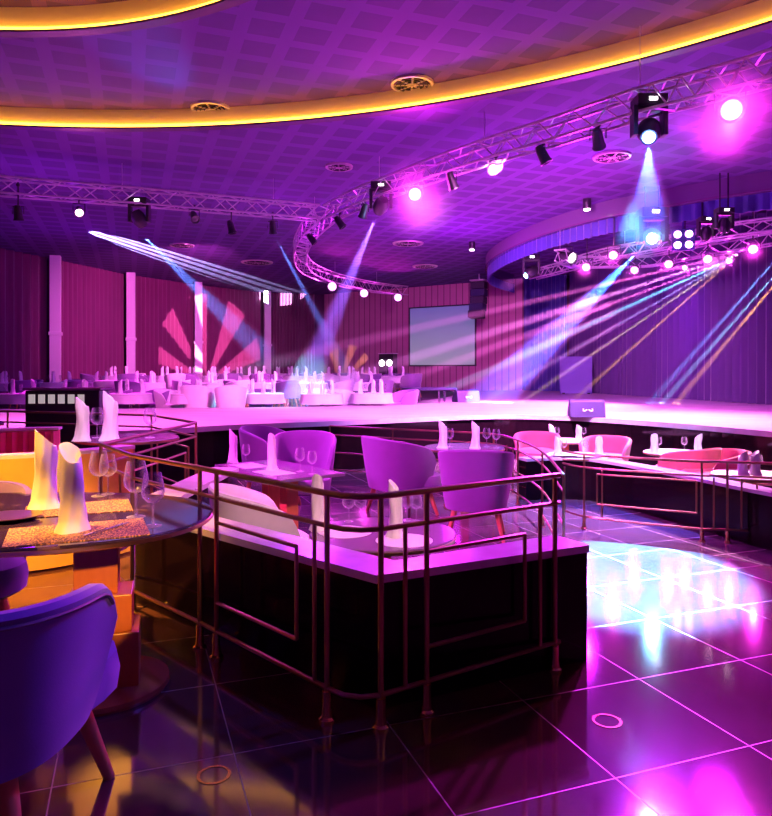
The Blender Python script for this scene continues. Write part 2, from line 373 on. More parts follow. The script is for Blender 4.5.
wl = [(-15, -4), (-15, 10), (-14.6, 19), (-12.5, 26), (-11.2, 30.3), (-9.0, 33.8), (-6.3, 37.0), (-3.3, 37.6)]
b = bm_(); ribbon(b, [(p.x, p.y) for p in spline([(x, y, 0) for x, y in wl], 5)], LOW - .1, ZC, .1); struct('wall_left', b, 'wall')
wa, wb = Vector((-3.3, 37.4)), Vector((6.1, 31.0)); wd = (wb - wa).normalized(); wn = Vector((-wd.y, wd.x)); 
if wn.y > 0: wn = -wn                                     # towards the camera
wang = math.atan2(wd.y, wd.x)
o = None
b = bm_(); L_ = (wb - wa).length; box(b, (L_ / 2, 0, 2.6), (L_, .1, 5.8)); o = struct('wall_back', b, 'panel'); o.location = (*wa, 0); o.rotation_euler = (0, 0, wang)
b = bm_(); ribbon(b, [(6.1, 31), (13, 31), (13.2, 20), (13.2, -4)], LOW - .1, ZC, .1); struct('wall_right', b, 'wall')
b = bm_(); ribbon(b, [(13.2, -4), (-15, -4)], LOW - .1, ZC + .7, .1); struct('wall_front', b, 'wall')
def wall_pt(u, v, off=.08):                               # a point on the back wall behind pixel (u, v)
    k = (u - 386) / F; t = (wa.x - k * wa.y) / (k * wd.y - wd.x); q = wa + wd * t
    z = HC - (v - HZ) / F * q.y; q = q + wn * off; return Vector((q.x, q.y, z)), q.y / F

# ceiling: three levels with two round coves
def ring_pts(c, r, n=128): return [Vector((c[0] + r * math.cos(2 * PI * i / n), c[1] + r * math.sin(2 * PI * i / n))) for i in range(n)]
def rect_hit(c, d, x0=-20, x1=16, y0=-17, y1=40):
    t = 1e9
    if d.x > 1e-6: t = min(t, (x1 - c.x) / d.x)
    if d.x < -1e-6: t = min(t, (x0 - c.x) / d.x)
    if d.y > 1e-6: t = min(t, (y1 - c.y) / d.y)
    if d.y < -1e-6: t = min(t, (y0 - c.y) / d.y)
    return c + d * t
C1, R1, C2, R2 = Vector((-4.5, -1.3)), 13.25, Vector((-4.8, 3.45)), 5.87
def annulus(inner, outer, z, name, m='ceiling'):
    b = bm_(); a = [b.verts.new((p.x, p.y, z)) for p in inner]; c = [b.verts.new((p.x, p.y, z)) for p in outer]; n = len(a)
    for i in range(n): b.faces.new((a[i], a[(i + 1) % n], c[(i + 1) % n], c[i]))
    return struct(name, b, m)
p1 = ring_pts(C1, R1); outer = [rect_hit(C1, (p - C1).normalized()) for p in p1]
annulus(p1, outer, ZC, 'ceiling')
p2 = ring_pts(C2, R2); p1b = [C1 + (p - C2).normalized() * 0 for p in p2]
# outer ring seen from C2: intersect rays with the large circle
def circ_hit(c, d, cc, r):
    e = c - cc; bq = e.dot(d); q = e.dot(e) - r * r; return c + d * (-bq + math.sqrt(bq * bq - q))
annulus(p2, [circ_hit(C2, (p - C2).normalized(), C1, R1 + .02) for p in p2], ZC + .36, 'ceiling_raised')
b = bm_(); vs = [b.verts.new((p.x, p.y, ZC + .74)) for p in p2]; b.faces.new(vs); struct('ceiling_dome', b, 'ceiling')
def cove(c, r, z, idx, h):
    b = bm_(); q = ring_pts(c, r); q.append(q[0]); ribbon(b, [(p.x, p.y) for p in q], z + .02, z + h + .01, .03); struct('trim_%d' % idx, b, 'cove', True)
    b = bm_(); q = ring_pts(c, r - .07); q.append(q[0]); ribbon(b, [(p.x, p.y) for p in q], z - .010, z + .018, .16); struct('trim_%d' % (idx + 1), b, 'edge')
    b = bm_(); q = ring_pts(c, r - .06); q.append(q[0]); ribbon(b, [(p.x, p.y) for p in q], z + .02, z + .085, .05); o = obj('cove_light', b, 'led')
    return o
o = cove(C1, R1, ZC, 1, .36); tag(o, 'long golden cove light strip sweeping across the ceiling', 'cove light')
o = cove(C2, R2, ZC + .36, 3, .38); tag(o, 'smaller golden cove light ring at the upper left corner', 'cove light')

# parapets of the near seating pen: black wall with a pale marble cap
def parapet(name, path, z0, z1, label, thick=.24, inset=.0):
    t = thing(name, label, 'low wall', (path[0][0], path[0][1], z0)); 
    loc = [(x - path[0][0], y - path[0][1]) for x, y in path]
    b = bm_(); ribbon(b, loc, 0, z1 - z0 - .035, thick - .03); obj('wall_panel', b, 'black', t, False)
    b = bm_(); ribbon(b, loc, z1 - z0 - .035, z1 - z0, thick); obj('cap', b, 'cap', t, False)
    return t
parapet('parapet', [(.925, 3.48), (.0, 2.985), (-1.44, 4.30), (-1.50, 4.6), (-1.40, 6.1)], LOW, .56, 'black low wall with pale marble cap around the near sunken tables')
parapet('parapet', [(p.x, p.y) for p in spline([(1.80, 9.25, 0), (2.3, 9.38, 0), (2.85, 9.1, 0), (3.4, 7.7, 0), (3.80, 6.5, 0), (4.4, 5.6, 0)], 6)], LOW, .25, 'curved black low wall with white lit cap on the right')

# ------------------------------------------------------------------ railings
def rail_thing(name, label, path, z0, H, posts, balus=(), frames=(), mids=(.50,), low=.13, rt=.0118, smooth_n=0):
    base = Vector((*path[0], z0)); t = thing(name, label, 'railing', base)
    pl = [Vector((x, y, z0)) - base for x, y in path]
    if smooth_n: pl = spline(pl, smooth_n)
    up = Vector((0, 0, 1))
    b = bm_(); tube(b, [p + up * H for p in pl], rt * 1.15); obj('top_rail', b, 'brass', t)
    for k in mids:
        b = bm_(); tube(b, [p + up * (H - k) for p in pl], rt * .9); obj('middle_rail', b, 'brass', t)
    b = bm_(); tube(b, [p + up * low for p in pl], rt * .9); obj('bottom_rail', b, 'brass', t)
    for x, y in posts:
        p = Vector((x, y, z0)) - base
        b = bm_(); tube(b, [p + up * .03, p + up * H], rt); po = obj('post', b, 'brass', t)
        b = bm_(); lathe(b, [(.001, 0), (.034, 0), (.034, .010), (.024, .018), (.019, .05), (.019, .12), (.001, .12)], 14, p); obj('foot', b, 'foot', po)
    for x, y, a, c in balus:
        p = Vector((x, y, z0)) - base
        b = bm_(); tube(b, [p + up * a, p + up * c], rt * .8); obj('baluster', b, 'brass', t)
    for (xa, ya, xb, yb, za, zb) in frames:
        pa = Vector((xa, ya, z0)) - base; pb = Vector((xb, yb, z0)) - base
        b = bm_(); tube(b, [pa + up * zb, pb + up * zb], rt * .8); tube(b, [pb + up * zb, pb + up * za], rt * .8); tube(b, [pb + up * za, pa + up * za], rt * .8); tube(b, [pa + up * za, pa + up * zb], rt * .8)
        obj('panel_frame', b, 'brass', t)
    return t
def seg(a, b, t): return (a[0] + (b[0] - a[0]) * t, a[1] + (b[1] - a[1]) * t)
K3, K2, K1, A1, A2, A3, P1, E1 = (-2.6, 7.75), (-1.80, 6.62), (-1.90, 4.66), (-1.47, 4.05), (-.94, 3.53), (-.236, 2.80), (-.02, 2.74), (.79, 3.27)
fr = seg(P1, E1, .23), seg(P1, E1, .80); fl = seg(A2, A3, .16), seg(A2, A3, .80)
b1 = seg(P1, E1, .12); b2 = seg(P1, E1, .90); b3 = seg(A2, A3, .92)
corner = [A3, (-.17, 2.742), (-.10, 2.722), P1]
rail_thing('railing', 'brass tube railing around the near black parapet', [(-7, 8.7), (-4.6, 8.5), K3, K2, K1, A1, A2] + corner + [E1, seg(P1, E1, 1.03)], 0, .91,
           [(-7, 8.7), (-4.6, 8.5), K3, K2, K1, A1, A2, A3, P1, fr[0], fl[0], E1], [(*b1, .13, .78), (*b2, .13, .78), (*b3, .13, .78)],
           [(*fr[0], *fr[1], .27, .66), (*fl[0], *fl[1], .27, .66), (*seg(K2, K1, .15), *seg(K2, K1, .85), .27, .66), (*seg(K3, K2, .15), *seg(K3, K2, .85), .27, .66)], mids=(.13,))
mp = [(-.9, 11.2), (.1, 10.6), (.95, 10.15), (1.50, 9.75), (1.68, 8.9), (1.70, 7.6), (1.50, 5.9)]
rail_thing('railing', 'low brass railing curving behind the middle table below the stage', mp, LOW, .82, [mp[0], mp[1], mp[2], mp[3], mp[4], mp[5], mp[6]],
           [(1.62, 9.4, .1, .7), (1.66, 9.15, .1, .7)], mids=(.14, .42), smooth_n=6)
rp = [(1.9, 8.3), (2.14, 7.55), (2.65, 7.2), (3.14, 6.95), (3.38, 6.92), (4.1, 6.6), (4.9, 5.7)]
rp[0] = (2.0, 7.9)
rail_thing('railing', 'brass railing in front of the curved wall on the right', rp, LOW, .80, [rp[1], rp[3], rp[4], rp[5]],
           [(3.26, 6.95, .15, .64), (3.5, 6.88, .15, .64), (1.98, 7.75, .15, .64), (2.3, 7.44, .15, .64)],
           [(2.25, 7.45, 3.10, 6.98, .28, .60), (3.62, 6.82, 4.5, 6.2, .28, .60)], mids=(.14,), smooth_n=5)

# ------------------------------------------------------------------ chairs
def shell(bm, r0, r1, z0, back, arm, th=.05, open_=128, n=48, sq=2.6):
    rows = 7; grid = []
    for i in range(n + 1):
        t = -1 + 2 * i / n; a = math.radians(-90 + t * open_)
        c, s = math.cos(a), math.sin(a); k = (abs(c) ** sq + abs(s) ** sq) ** (-1 / sq)
        top = arm + (back - arm) * (1 - min(1, abs(t) * 1.02) ** 2.2)
        if abs(t) > .80: top -= .12 * ((abs(t) - .80) / .20) ** 3
        col = []
        for j in range(rows + 1):
            f = j / rows; z = z0 + (top - z0) * f; r = (r0 + (r1 - r0) * f ** .8) * k
            col.append((r * c, r * s, z, c * k, s * k))
        top_ = col[-1]
        outer = [(x, y, z) for x, y, z, _, _ in col]
        rnd = [(top_[0] - c * th * .25, top_[1] - s * th * .25, top_[2] + th * .30), (top_[0] - c * th * .75, top_[1] - s * th * .75, top_[2] + th * .30)]
        inner = [(x - c * th, y - s * th, z) for x, y, z, _, _ in reversed(col)]
        grid.append([bm.verts.new(p) for p in outer + rnd + inner])
    m_ = len(grid[0])
    for A, B in zip(grid, grid[1:]):
        for k in range(m_): bm.faces.new((A[k], A[(k + 1) % m_], B[(k + 1) % m_], B[k]))
    bm.faces.new(grid[0]); bm.faces.new(grid[-1][::-1])
def make_chair(label, m, group=None, h=.86, arm=.66, legm='wood', piping=False, op=128):
    t = thing('tub_chair', label, 'chair', group=group)
    b = bm_(); shell(b, .285, .36, .31, h, arm, open_=op); obj('backrest', b, m, t)
    b = bm_(); lathe(b, [(.001, .30), (.25, .30), (.285, .33), (.292, .40), (.285, .455), (.25, .485), (.001, .495)], 32)
    for v in b.verts:
        rr = math.hypot(v.co.x, v.co.y)
        if rr > .05:
            c, s_q = v.co.x / rr, v.co.y / rr; k = (abs(c) ** 3.4 + abs(s_q) ** 3.4) ** (-1 / 3.4)
            if v.co.y > 0: v.co.x *= k * .98 + .16 * max(0, min(1, (v.co.y - .06) / .10)); v.co.y *= k * 1.36
    obj('seat', b, m, t)
    for sx, sy in ((-1, -1), (1, -1), (-1, 1), (1, 1)):
        b = bm_(); tube(b, [(sx * .19, sy * .19 + .02, .31), (sx * .26, sy * .25 + .03, 0)], .029, 10, .017); obj('leg', b, legm, t)
    if piping:
        b = bm_(); pts = []
        for i in range(41):
            tt = -1 + 2 * i / 40; a = math.radians(-90 + tt * (op - 6)); c, s = math.cos(a), math.sin(a); k = (abs(c) ** 2.6 + abs(s) ** 2.6) ** (-1 / 2.6)
            top = arm + (h - arm) * (1 - min(1, abs(tt * (op - 6) / op) * 1.02) ** 2.2)
            if abs(tt * (op - 6) / op) > .80: top -= .12 * ((abs(tt * (op - 6) / op) - .80) / .20) ** 3
            pts.append((.358 * k * c, .358 * k * s, top - .02))
        tube(b, pts, .006, 6); obj('piping', b, 'pipe', t)
    return t
def face(frm, to): return math.atan2(to[1] - frm[1], to[0] - frm[0]) - PI / 2
near_chair = make_chair('large violet blue tub chair with oak legs in the lower left corner', 'velvet2', None, .77, .74, 'wood', True, 108)
near_chair.location = (-1.25, 2.10, 0); near_chair.rotation_euler = (0, 0, -.02); near_chair.scale = (1.12, 1.12, 1.0)
dup(near_chair, (-2.22, 3.52, 0), PI + .6, 'violet tub chair half hidden at the left frame edge behind the near table')
vchair = make_chair('violet grey tub chair seen from behind, nearest to the brass railing end', 'velvet', 'violet grey tub chairs in the sunken pen', .90, .74)
vchair.location = (.92, 7.15, LOW); vchair.rotation_euler = (0, 0, face((.92, 7.15), (1.15, 8.6)))
vchair.scale = (1.08, 1.08, 1.02)
dup(vchair, (.16, 8.35, LOW), face((.16, 8.35), (1.1, 8.9)), 'violet grey tub chair turned sideways, left of the chair at the railing end', scale=(1.2, 1.2, 1.02))
dup(vchair, (-.95, 8.05, LOW), face((-.95, 8.05), (-.9, 6.9)), 'violet tub chair with striped blue light behind the square table', scale=(1.05, 1.05, 1.08))
dup(vchair, (-1.45, 8.75, LOW), face((-1.45, 8.75), (-.4, 8.3)), 'violet tub chair partly hidden behind the striped one by the square table', scale=(1.0, 1.0, 1.1))
wchair = make_chair('white pink tub chair against the inside of the near parapet', 'whitefab', 'white tub chairs', .86, .66)
wchair.location = (-.93, 5.12, LOW); wchair.rotation_euler = (0, 0, -PI / 2 + .35)
dup(wchair, (-3.75, 16.6 + .3, .10), face((-3.75, 17), (-4.2, 19)), 'white tub chair behind the far edge of the stage', scale=1.1)
dup(wchair, (-4.6, 17.1, .10), face((-4.6, 17), (-4.2, 19)), 'white tub chair left of its twin behind the stage edge', scale=1.1)
rchair = make_chair('rose red tub chair beside the end of the curved wall', 'redfab', 'rose red tub chairs right of the centre', .72, .60)
rchair.location = (2.35, 10.9, LOW); rchair.rotation_euler = (0, 0, 2.9)
for (x, y, a, l) in ((3.2, 10.2, 2.6, 'rose red tub chair between the two pairs of tall napkins'), (3.9, 9.0, .5, 'rose red tub chair behind the middle of the curved wall'),
                     (4.05, 8.55, 1.6, 'rose red tub chair beside the yellow lit table at the right')):
    dup(rchair, (x, y, LOW), a, l)

# curved booth on the left: orange outside, channel tufted inside
t = thing('booth_sofa', 'curved booth sofa with orange back at the left frame edge', 'sofa', (-3.15, 5.95, 0))
def arc_wall(bm, r, th, a0, a1, z0, z1, n=48, flute=0):
    pa = []
    for i in range(n + 1):
        a = math.radians(a0 + (a1 - a0) * i / n); rr = r + flute * abs(math.sin(i * PI / 2)); pa.append((rr * math.cos(a), rr * math.sin(a)))
    ribbon(bm, pa, z0, z1, th)
b = bm_(); arc_wall(b, 1.28, .10, 100, 335, .02, .80); obj('backrest', b, 'orange', t)
b = bm_(); arc_wall(b, 1.19, .08, 100, 335, .40, .79, 96, .03); obj('tufted_lining', b, 'redfab', t)
b = bm_(); arc_wall(b, 1.25, .15, 99, 336, .80, .825); obj('top_trim', b, 'whitefab', t)
b = bm_(); arc_wall(b, .93, .45, 105, 330, .10, .45); obj('seat', b, 'orange', t, bevel=.03)

# ------------------------------------------------------------------ tables
def round_table(label, loc, r, h, top, cat='table', group=None, ped='block', name='round_table'):
    t = thing(name, label, cat, loc, 0, group)
    b = bm_(); lathe(b, [(.001, h - .035), (r - .015, h - .035), (r, h - .025), (r, h - .006), (r - .006, h), (.001, h)], 64); obj('tabletop', b, top, t)
    b = bm_(); lathe(b, [(r - .001, h - .030), (r + .004, h - .028), (r + .004, h - .012), (r - .001, h - .010)], 64); obj('edge_band', b, 'goldedge', t)
    if ped == 'block':
        for k, (w_, z0, z1, dx, rz) in enumerate(((.36, .035, .29, .05, .25), (.32, .29, .45, .03, .25), (.24, .45, h - .035, .0, .25))):
            b = bm_(); box(b, (dx, 0, (z0 + z1) / 2), (w_, w_ * .8, z1 - z0), rz); obj('pedestal_block', b, 'veneer', t, False, .004)
        b = bm_(); lathe(b, [(.001, 0), (.38, 0), (.385, .012), (.38, .03), (.36, .035), (.001, .035)], 64); obj('base', b, 'discwood', t)
    else:
        b = bm_(); box(b, (0, 0, h / 2), (.10, .10, h - .05)); obj('pedestal', b, 'veneer', t, False)
        b = bm_(); lathe(b, [(.001, 0), (.26, 0), (.26, .02), (.001, .03)], 32); obj('base', b, 'discwood', t)
    return t
TN = Vector((-1.42, 3.16, .75))
t = thing('oval_table', 'dark marbled oval table with stepped wooden block pedestal nearest the camera', 'table', (-1.72, 3.14, 0))
def oval(bm, prof, a_, b_, n=96, p=2.3):
    rings = []
    for off, z in prof:
        ring = []
        for i in range(n):
            an = 2 * PI * i / n; c, s = math.cos(an), math.sin(an); k = (abs(c) ** p + abs(s) ** p) ** (-1 / p)
            ring.append(bm.verts.new((max(.001, a_ + off) * k * c, max(.001, b_ + off) * k * s, z)))
        rings.append(ring)
    for A, B in zip(rings, rings[1:]):
        for i in range(n): bm.faces.new((A[i], A[(i + 1) % n], B[(i + 1) % n], B[i]))
    if prof[0] != prof[-1]: bm.faces.new(rings[0][::-1]); bm.faces.new(rings[-1])
b = bm_(); oval(b, [(-.02, .715), (0, .725), (0, .744), (-.006, .75)], .92, .62); obj('tabletop', b, 'tabletop', t)
b = bm_(); oval(b, [(-.001, .722), (.004, .724), (.004, .738), (-.001, .740), (-.001, .722)], .92, .62); obj('edge_band', b, 'goldedge', t)
for px_ in (.44, -.55):
    for k, (w_, z0, z1, dx, rz) in enumerate(((.30, .035, .27, .03, .3), (.26, .27, .43, .02, .3), (.18, .43, .716, .0, .3))):
        b = bm_(); box(b, (px_ + dx, -.04, (z0 + z1) / 2), (w_, w_ * .8, z1 - z0), rz); obj('pedestal_block', b, 'veneer', t, False, .004)
    b = bm_(); lathe(b, [(.001, 0), (.285, 0), (.29, .012), (.285, .03), (.27, .035), (.001, .035)], 64, (px_ + .02, -.04, 0)); obj('base', b, 'discwood', t)
TB = (-2.42, 6.55)
round_table('round magenta lit table beside the curved booth sofa', (*TB, 0), .46, .78, 'ptop', ped='x')
TI = (-.02, 4.12)
round_table('small round table tucked inside the corner of the near parapet', (*TI, LOW), .43, .75, 'ptop', ped='x')
TM = (.98, 8.75)
round_table('round table with tall napkins behind the violet chairs', (*TM, LOW), .50, .75, 'ptop', ped='x')
round_table('round table with a big wine glass behind the curved booth', (-4.75, 7.75, 0), .45, .82, 'ptop', ped='x')
t = thing('square_table', 'square table on two red slab legs inside the near sunken pen', 'table', (-1.06, 6.81, LOW), math.radians(-51))
b = bm_(); box(b, (0, 0, .735), (1.30, .70, .03)); obj('tabletop', b, 'ptop', t, False, .004)
for s in (-1, 1):
    b = bm_(); box(b, (s * .17 + .05, 0, .38), (.13, .13, .68)); obj('leg', b, 'veneer', t, False, .004)
b = bm_(); box(b, (.05, 0, .02), (.62, .3, .10)); obj('base', b, 'veneer', t, False, .004)
TS = Vector((-1.06, 6.81, .45))

# ------------------------------------------------------------------ table ware
def napkin_mesh(h=.32, r=.052):
    b = bm_(); rings = []; n = 28; rows = 16
    for j in range(rows + 1):
        f = j / rows; ring = []
        for i in range(n):
            a = 2 * PI * i / n
            rr = r * (1.02 - .22 * f + .05 * math.sin(f * 9 + 1)) * (1 + .10 * math.sin(a * 3 + f * 5) + .04 * math.sin(a * 7 - f * 7))
            if f < .12: rr *= 1 + (.12 - f) * 2.2
            z = h * f
            if j == rows: z += h * .12 * math.cos(a - 2.4)
            if j == rows - 1: z += h * .06 * math.cos(a - 2.4)
            ring.append(b.verts.new((rr * math.cos(a) + .006 * math.sin(f * 4), rr * math.sin(a), z)))
        rings.append(ring)
    for A, B in zip(rings, rings[1:]):
        for i in range(n): b.faces.new((A[i], A[(i + 1) % n], B[(i + 1) % n], B[i]))
    # wrapped fold line and closing tip set down inside
    c = [b.verts.new(v.co * .0 + Vector((v.co.x * .45, v.co.y * .45, v.co.z - h * .10))) for v in rings[-1]]
    for i in range(n): b.faces.new((rings[-1][i], rings[-1][(i + 1) % n], c[(i + 1) % n], c[i]))
    b.faces.new(c); b.faces.new(rings[0][::-1])
    return b
napkin = obj('folded_napkin', napkin_mesh(), 'linen'); b = bm_()
tag(napkin, 'tall white napkin standing on the near table, closest to the camera', 'napkin', 'napkins standing on the near table')
NT = .7505
napkin.location = P(71, 531, NT)
def nap(loc, rz, label, group, s=1.0, sz=None):
    n = napkin.copy(); C.objects.link(n); n.location = loc; n.rotation_euler = (0, 0, rz); n.scale = (s, s, sz or s); n['label'] = label; n['group'] = group; return n
nap(P(45, 508, NT), 1.3, 'tall white napkin left behind the closest one on the near table', 'napkins standing on the near table', 1.05)
def glass_parts(label, group, s=1.0):
    t = thing('wine_glass', label, 'glass', group=group)
    b = bm_(); lathe(b, [(.001, 0), (.036, 0), (.036, .002), (.010, .006), (.004, .012), (.001, .012)], 24); obj('foot', b, 'glass', t)
    b = bm_(); lathe(b, [(.001, .010), (.0045, .010), (.0038, .05), (.0045, .095), (.001, .097)], 10); obj('stem', b, 'glass2', t)
    b = bm_(); prof = [(.004, .095), (.024, .102), (.043, .122), (.048, .145), (.043, .180), (.034, .222)]
    rings = lathe(b, prof + [(.0325, .222), (.0412, .180), (.046, .145), (.041, .123), (.023, .104), (.0035, .098)], 28); obj('bowl', b, 'glass', t)
    return t
wg = glass_parts('wine glass at the right front of the near table', 'wine glasses on the near table')
wg.location = P(153, 526, NT)
def glass(loc, label, group, s=1.0): return dup(wg, loc, random.random() * 6, label, group, s)
glass(P(136, 517, NT), 'larger wine glass just behind the front right one on the near table', 'wine glasses on the near table', 1.12)
glass(P(99, 496, NT), 'wine glass behind the napkins, seen against the orange booth', 'wine glasses on the near table', 1.05)
glass(P(108, 494, NT), 'wine glass just right of the one against the orange booth', 'wine glasses on the near table', .95)
def placemat(c, w_, d_, rz, label, z, r=None, m='mat', group=None):
    b = bm_()
    if r: lathe(b, [(.001, 0), (r, 0), (r, .003), (.001, .004)], 40)
    else: box(b, (0, 0, .0015), (w_, d_, .003))
    o = obj('placemat', b, m); o.location = (c[0], c[1], z); o.rotation_euler = (0, 0, rz); return tag(o, label, 'placemat', group)
ma = P(72, 532, NT); mb = P(70, 507, NT)
placemat((-1.24, 2.82), .52, .34, .42, 'woven gold placemat under the closest napkin', NT)
placemat((-1.45, 3.30), .46, .31, .42, 'woven gold placemat under the rear napkin of the near table', NT)
def cutlery(kind, loc, rz, label, group=None):
    b = bm_()
    t = obj(kind, b, 'steel')
    b = bm_(); L2 = .21
    box(b, (0, -.05, .004), (.012, .11, .004)); 
    if kind == 'knife': box(b, (.001, .055, .004), (.018, .10, .002))
    else:
        box(b, (0, .03, .004), (.006, .06, .003)); box(b, (0, .07, .005), (.022, .025, .003))
        for k in (-1, 0, 1): box(b, (k * .008, .095, .006), (.003, .035, .002))
    bmesh.ops.recalc_face_normals(b, faces=b.faces); b.to_mesh(t.data); b.free()
    t.location = loc; t.rotation_euler = (0, 0, rz); return tag(t, label, 'cutlery', group)
k0 = P(103, 532, NT); k0.z = NT + .004; cutlery('knife', k0, -.35, 'steel knife on the closest gold placemat')
k0 = P(110, 530, NT); k0.z = NT + .004; cutlery('fork', k0, -.35, 'steel fork right of the knife on the closest placemat')
t = thing('oval_tray', 'small oval steel tray at the left edge of the near table', 'tray', P(6, 520, NT) + Vector((.0, 0, .001)), .3)
b = bm_(); lathe(b, [(.001, 0), (.085, 0), (.11, .014), (.112, .017), (.105, .015), (.083, .004), (.001, .004)], 36)
for v in b.verts: v.co.x *= 1.25
obj('dish', b, 'steel', t)
b = bm_(); lathe(b, [(.108, .014), (.116, .017), (.116, .020), (.108, .019)], 36)
for v in b.verts: v.co.x *= 1.25
obj('rim', b, 'goldedge', t)
# settings on the other tables
def setting(c, z, items, where, r=.10):
    pass
nz = .4505
nap(P(395, 537, nz), .4, 'lit cream napkin on the small round table in the parapet corner', 'napkins in the sunken pen', .78, .92)
nap(P(318, 530, nz), 2.0, 'cream napkin at the left of the small round table in the parapet corner', 'napkins in the sunken pen', .8, .95)
for (u, v, l, s) in ((407, 521, 'wine glass right of the lit cream napkin', .85), (424, 519, 'rightmost wine glass on the small round table in the corner', .8),
                  (334, 517, 'wine glass right of the left cream napkin in the corner', .85), (347, 513, 'second wine glass right of the left cream napkin', .8)):
    p = P(u, v, nz)
    d = Vector((p.x - TI[0], p.y - TI[1])); 
    if d.length > .36: d *= .36 / d.length; p.x, p.y = TI[0] + d.x, TI[1] + d.y
    glass(p, l, 'wine glasses on the corner round table', s)
for (u, v, l) in ((415, 545, 'round pale placemat under the lit cream napkin'), (345, 532, 'round pale placemat beside the left cream napkin')):
    p = P(u, v, .45); d = Vector((p.x - TI[0], p.y - TI[1]))
    if d.length > .24: d *= .24 / d.length; p.x, p.y = TI[0] + d.x, TI[1] + d.y
    placemat((p.x, p.y), 0, 0, 0, l, .4502, .16, 'cloth')
def on_square(x, y): a = math.radians(-51); return Vector((TS.x + x * math.cos(a) - y * math.sin(a), TS.y + x * math.sin(a) + y * math.cos(a), nz))
nap(P(233, 463, nz), 1, 'white napkin at the left end of the square table', 'napkins on the square table', .85, 1.0)
nap(P(272, 470, nz), 2, 'white napkin in the middle of the square table', 'napkins on the square table', .85, 1.0)
glass(P(300, 471.5, nz), 'wine glass right of the middle napkin on the square table', 'wine glasses on the square table', 1.0)
glass(P(312, 474, nz), 'wine glass near the right corner of the square table', 'wine glasses on the square table', .95)
glass(P(246, 464, nz), 'wine glass beside the left napkin on the square table', 'wine glasses on the square table', .9)
placemat(on_square(-.36, -.12)[:2], .36, .26, math.radians(-51), 'pale placemat at the left of the square table', .4502, None, 'cloth')
placemat(on_square(.22, -.16)[:2], .36, .26, math.radians(-51), 'pale placemat at the right of the square table', .4502, None, 'cloth')
for (x, y, l) in ((.70, 8.62, 'white napkin at the left of the table behind the violet chairs'), (1.10, 8.60, 'pair napkin at the right of the table behind the violet chairs')):
    nap((x, y, nz), random.random() * 6, l, 'napkins on the middle table', 1.0, .95)
for (x, y, l) in ((.80, 8.75, 'wine glass by the left napkin of the middle table'), (1.26, 8.75, 'wine glass right of the napkins on the middle table'), (1.36, 8.62, 'outermost wine glass on the middle table')):
    glass((x, y, nz), l, 'wine glasses on the middle table', 1.05)
# the table by the booth
for (u, v, l, s) in ((82, 441, 'pointed white napkin at the left of the table by the booth', 1.15), (110, 440, 'broad white napkin right of the pointed one by the booth', 1.3)):
    p = P(u, v, .78); p.y = min(max(p.y, TB[1] - .35), TB[1] + .3); p.x = (u - 386) / F * p.y; p.z = .7805
    nap(p, 1, l, 'napkins on the table by the booth', s, s * .95)
for (u, l) in ((97, 'wine glass between the two napkins by the booth'), (150, 'wine glass at the right of the table by the booth')):
    p = Vector(((u - 386) / F * 6.5, 6.5, .7805)); glass(p, l, 'wine glasses on the table by the booth', 1.25)

glass((-4.62, 7.55, .8205), 'big wine glass on the table behind the curved booth', 'wine glasses behind the booth', 1.35)
glass((-4.42, 7.7, .8205), 'second wine glass on the table behind the curved booth', 'wine glasses behind the booth', 1.2)
nap((-4.95, 7.7, .8205), 1, 'white napkin on the table behind the curved booth', 'napkins behind the booth', 1.1)
t = thing('glass_cabinet', 'dark low cabinet with a row of pale panes glowing like reflected lights behind the left railing', 'cabinet', (-4.28, 9.42, LOW))
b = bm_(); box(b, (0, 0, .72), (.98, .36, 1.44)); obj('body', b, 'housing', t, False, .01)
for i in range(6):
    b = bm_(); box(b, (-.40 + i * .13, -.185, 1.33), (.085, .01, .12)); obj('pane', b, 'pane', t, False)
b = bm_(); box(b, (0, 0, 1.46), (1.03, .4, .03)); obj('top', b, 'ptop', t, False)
# low tables on the right, in front of the stage
tw = None
for i, (u, v, l, naps) in enumerate(((565, 440, 'low round table nearest the stage front, right of centre', (551, 578)), (577, 455, 'low round table just behind the end of the curved wall', (557, 598)),
                               (675, 452, 'low round table with two napkins below the stage monitor side', (653, 697)), (752, 474, 'low round table at the right frame edge', (741, 753)))):
    p = P(u, v, .25)
    round_table(l, (p.x, p.y, LOW), .42, .55, 'cloth', ped='x', group='low round tables in front of the stage')
    for k, un in enumerate(naps):
        X = (un - 386) / F * p.y; X = max(p.x - .34, min(p.x + .34, X))
        nap((X, p.y - .05, .2505), k + i, ('left' if k == 0 else 'right') + ' white napkin on the ' + l.replace('low round ', ''), 'napkins on the low tables', 1.0, .75)
        glass((X + .13 if X + .17 < p.x + .40 else X - .13, p.y + .12, .2505), 'glass by the ' + ('left' if k == 0 else 'right') + ' napkin on ' + l.replace('low round ', ''), 'wine glasses on the low tables', .9)

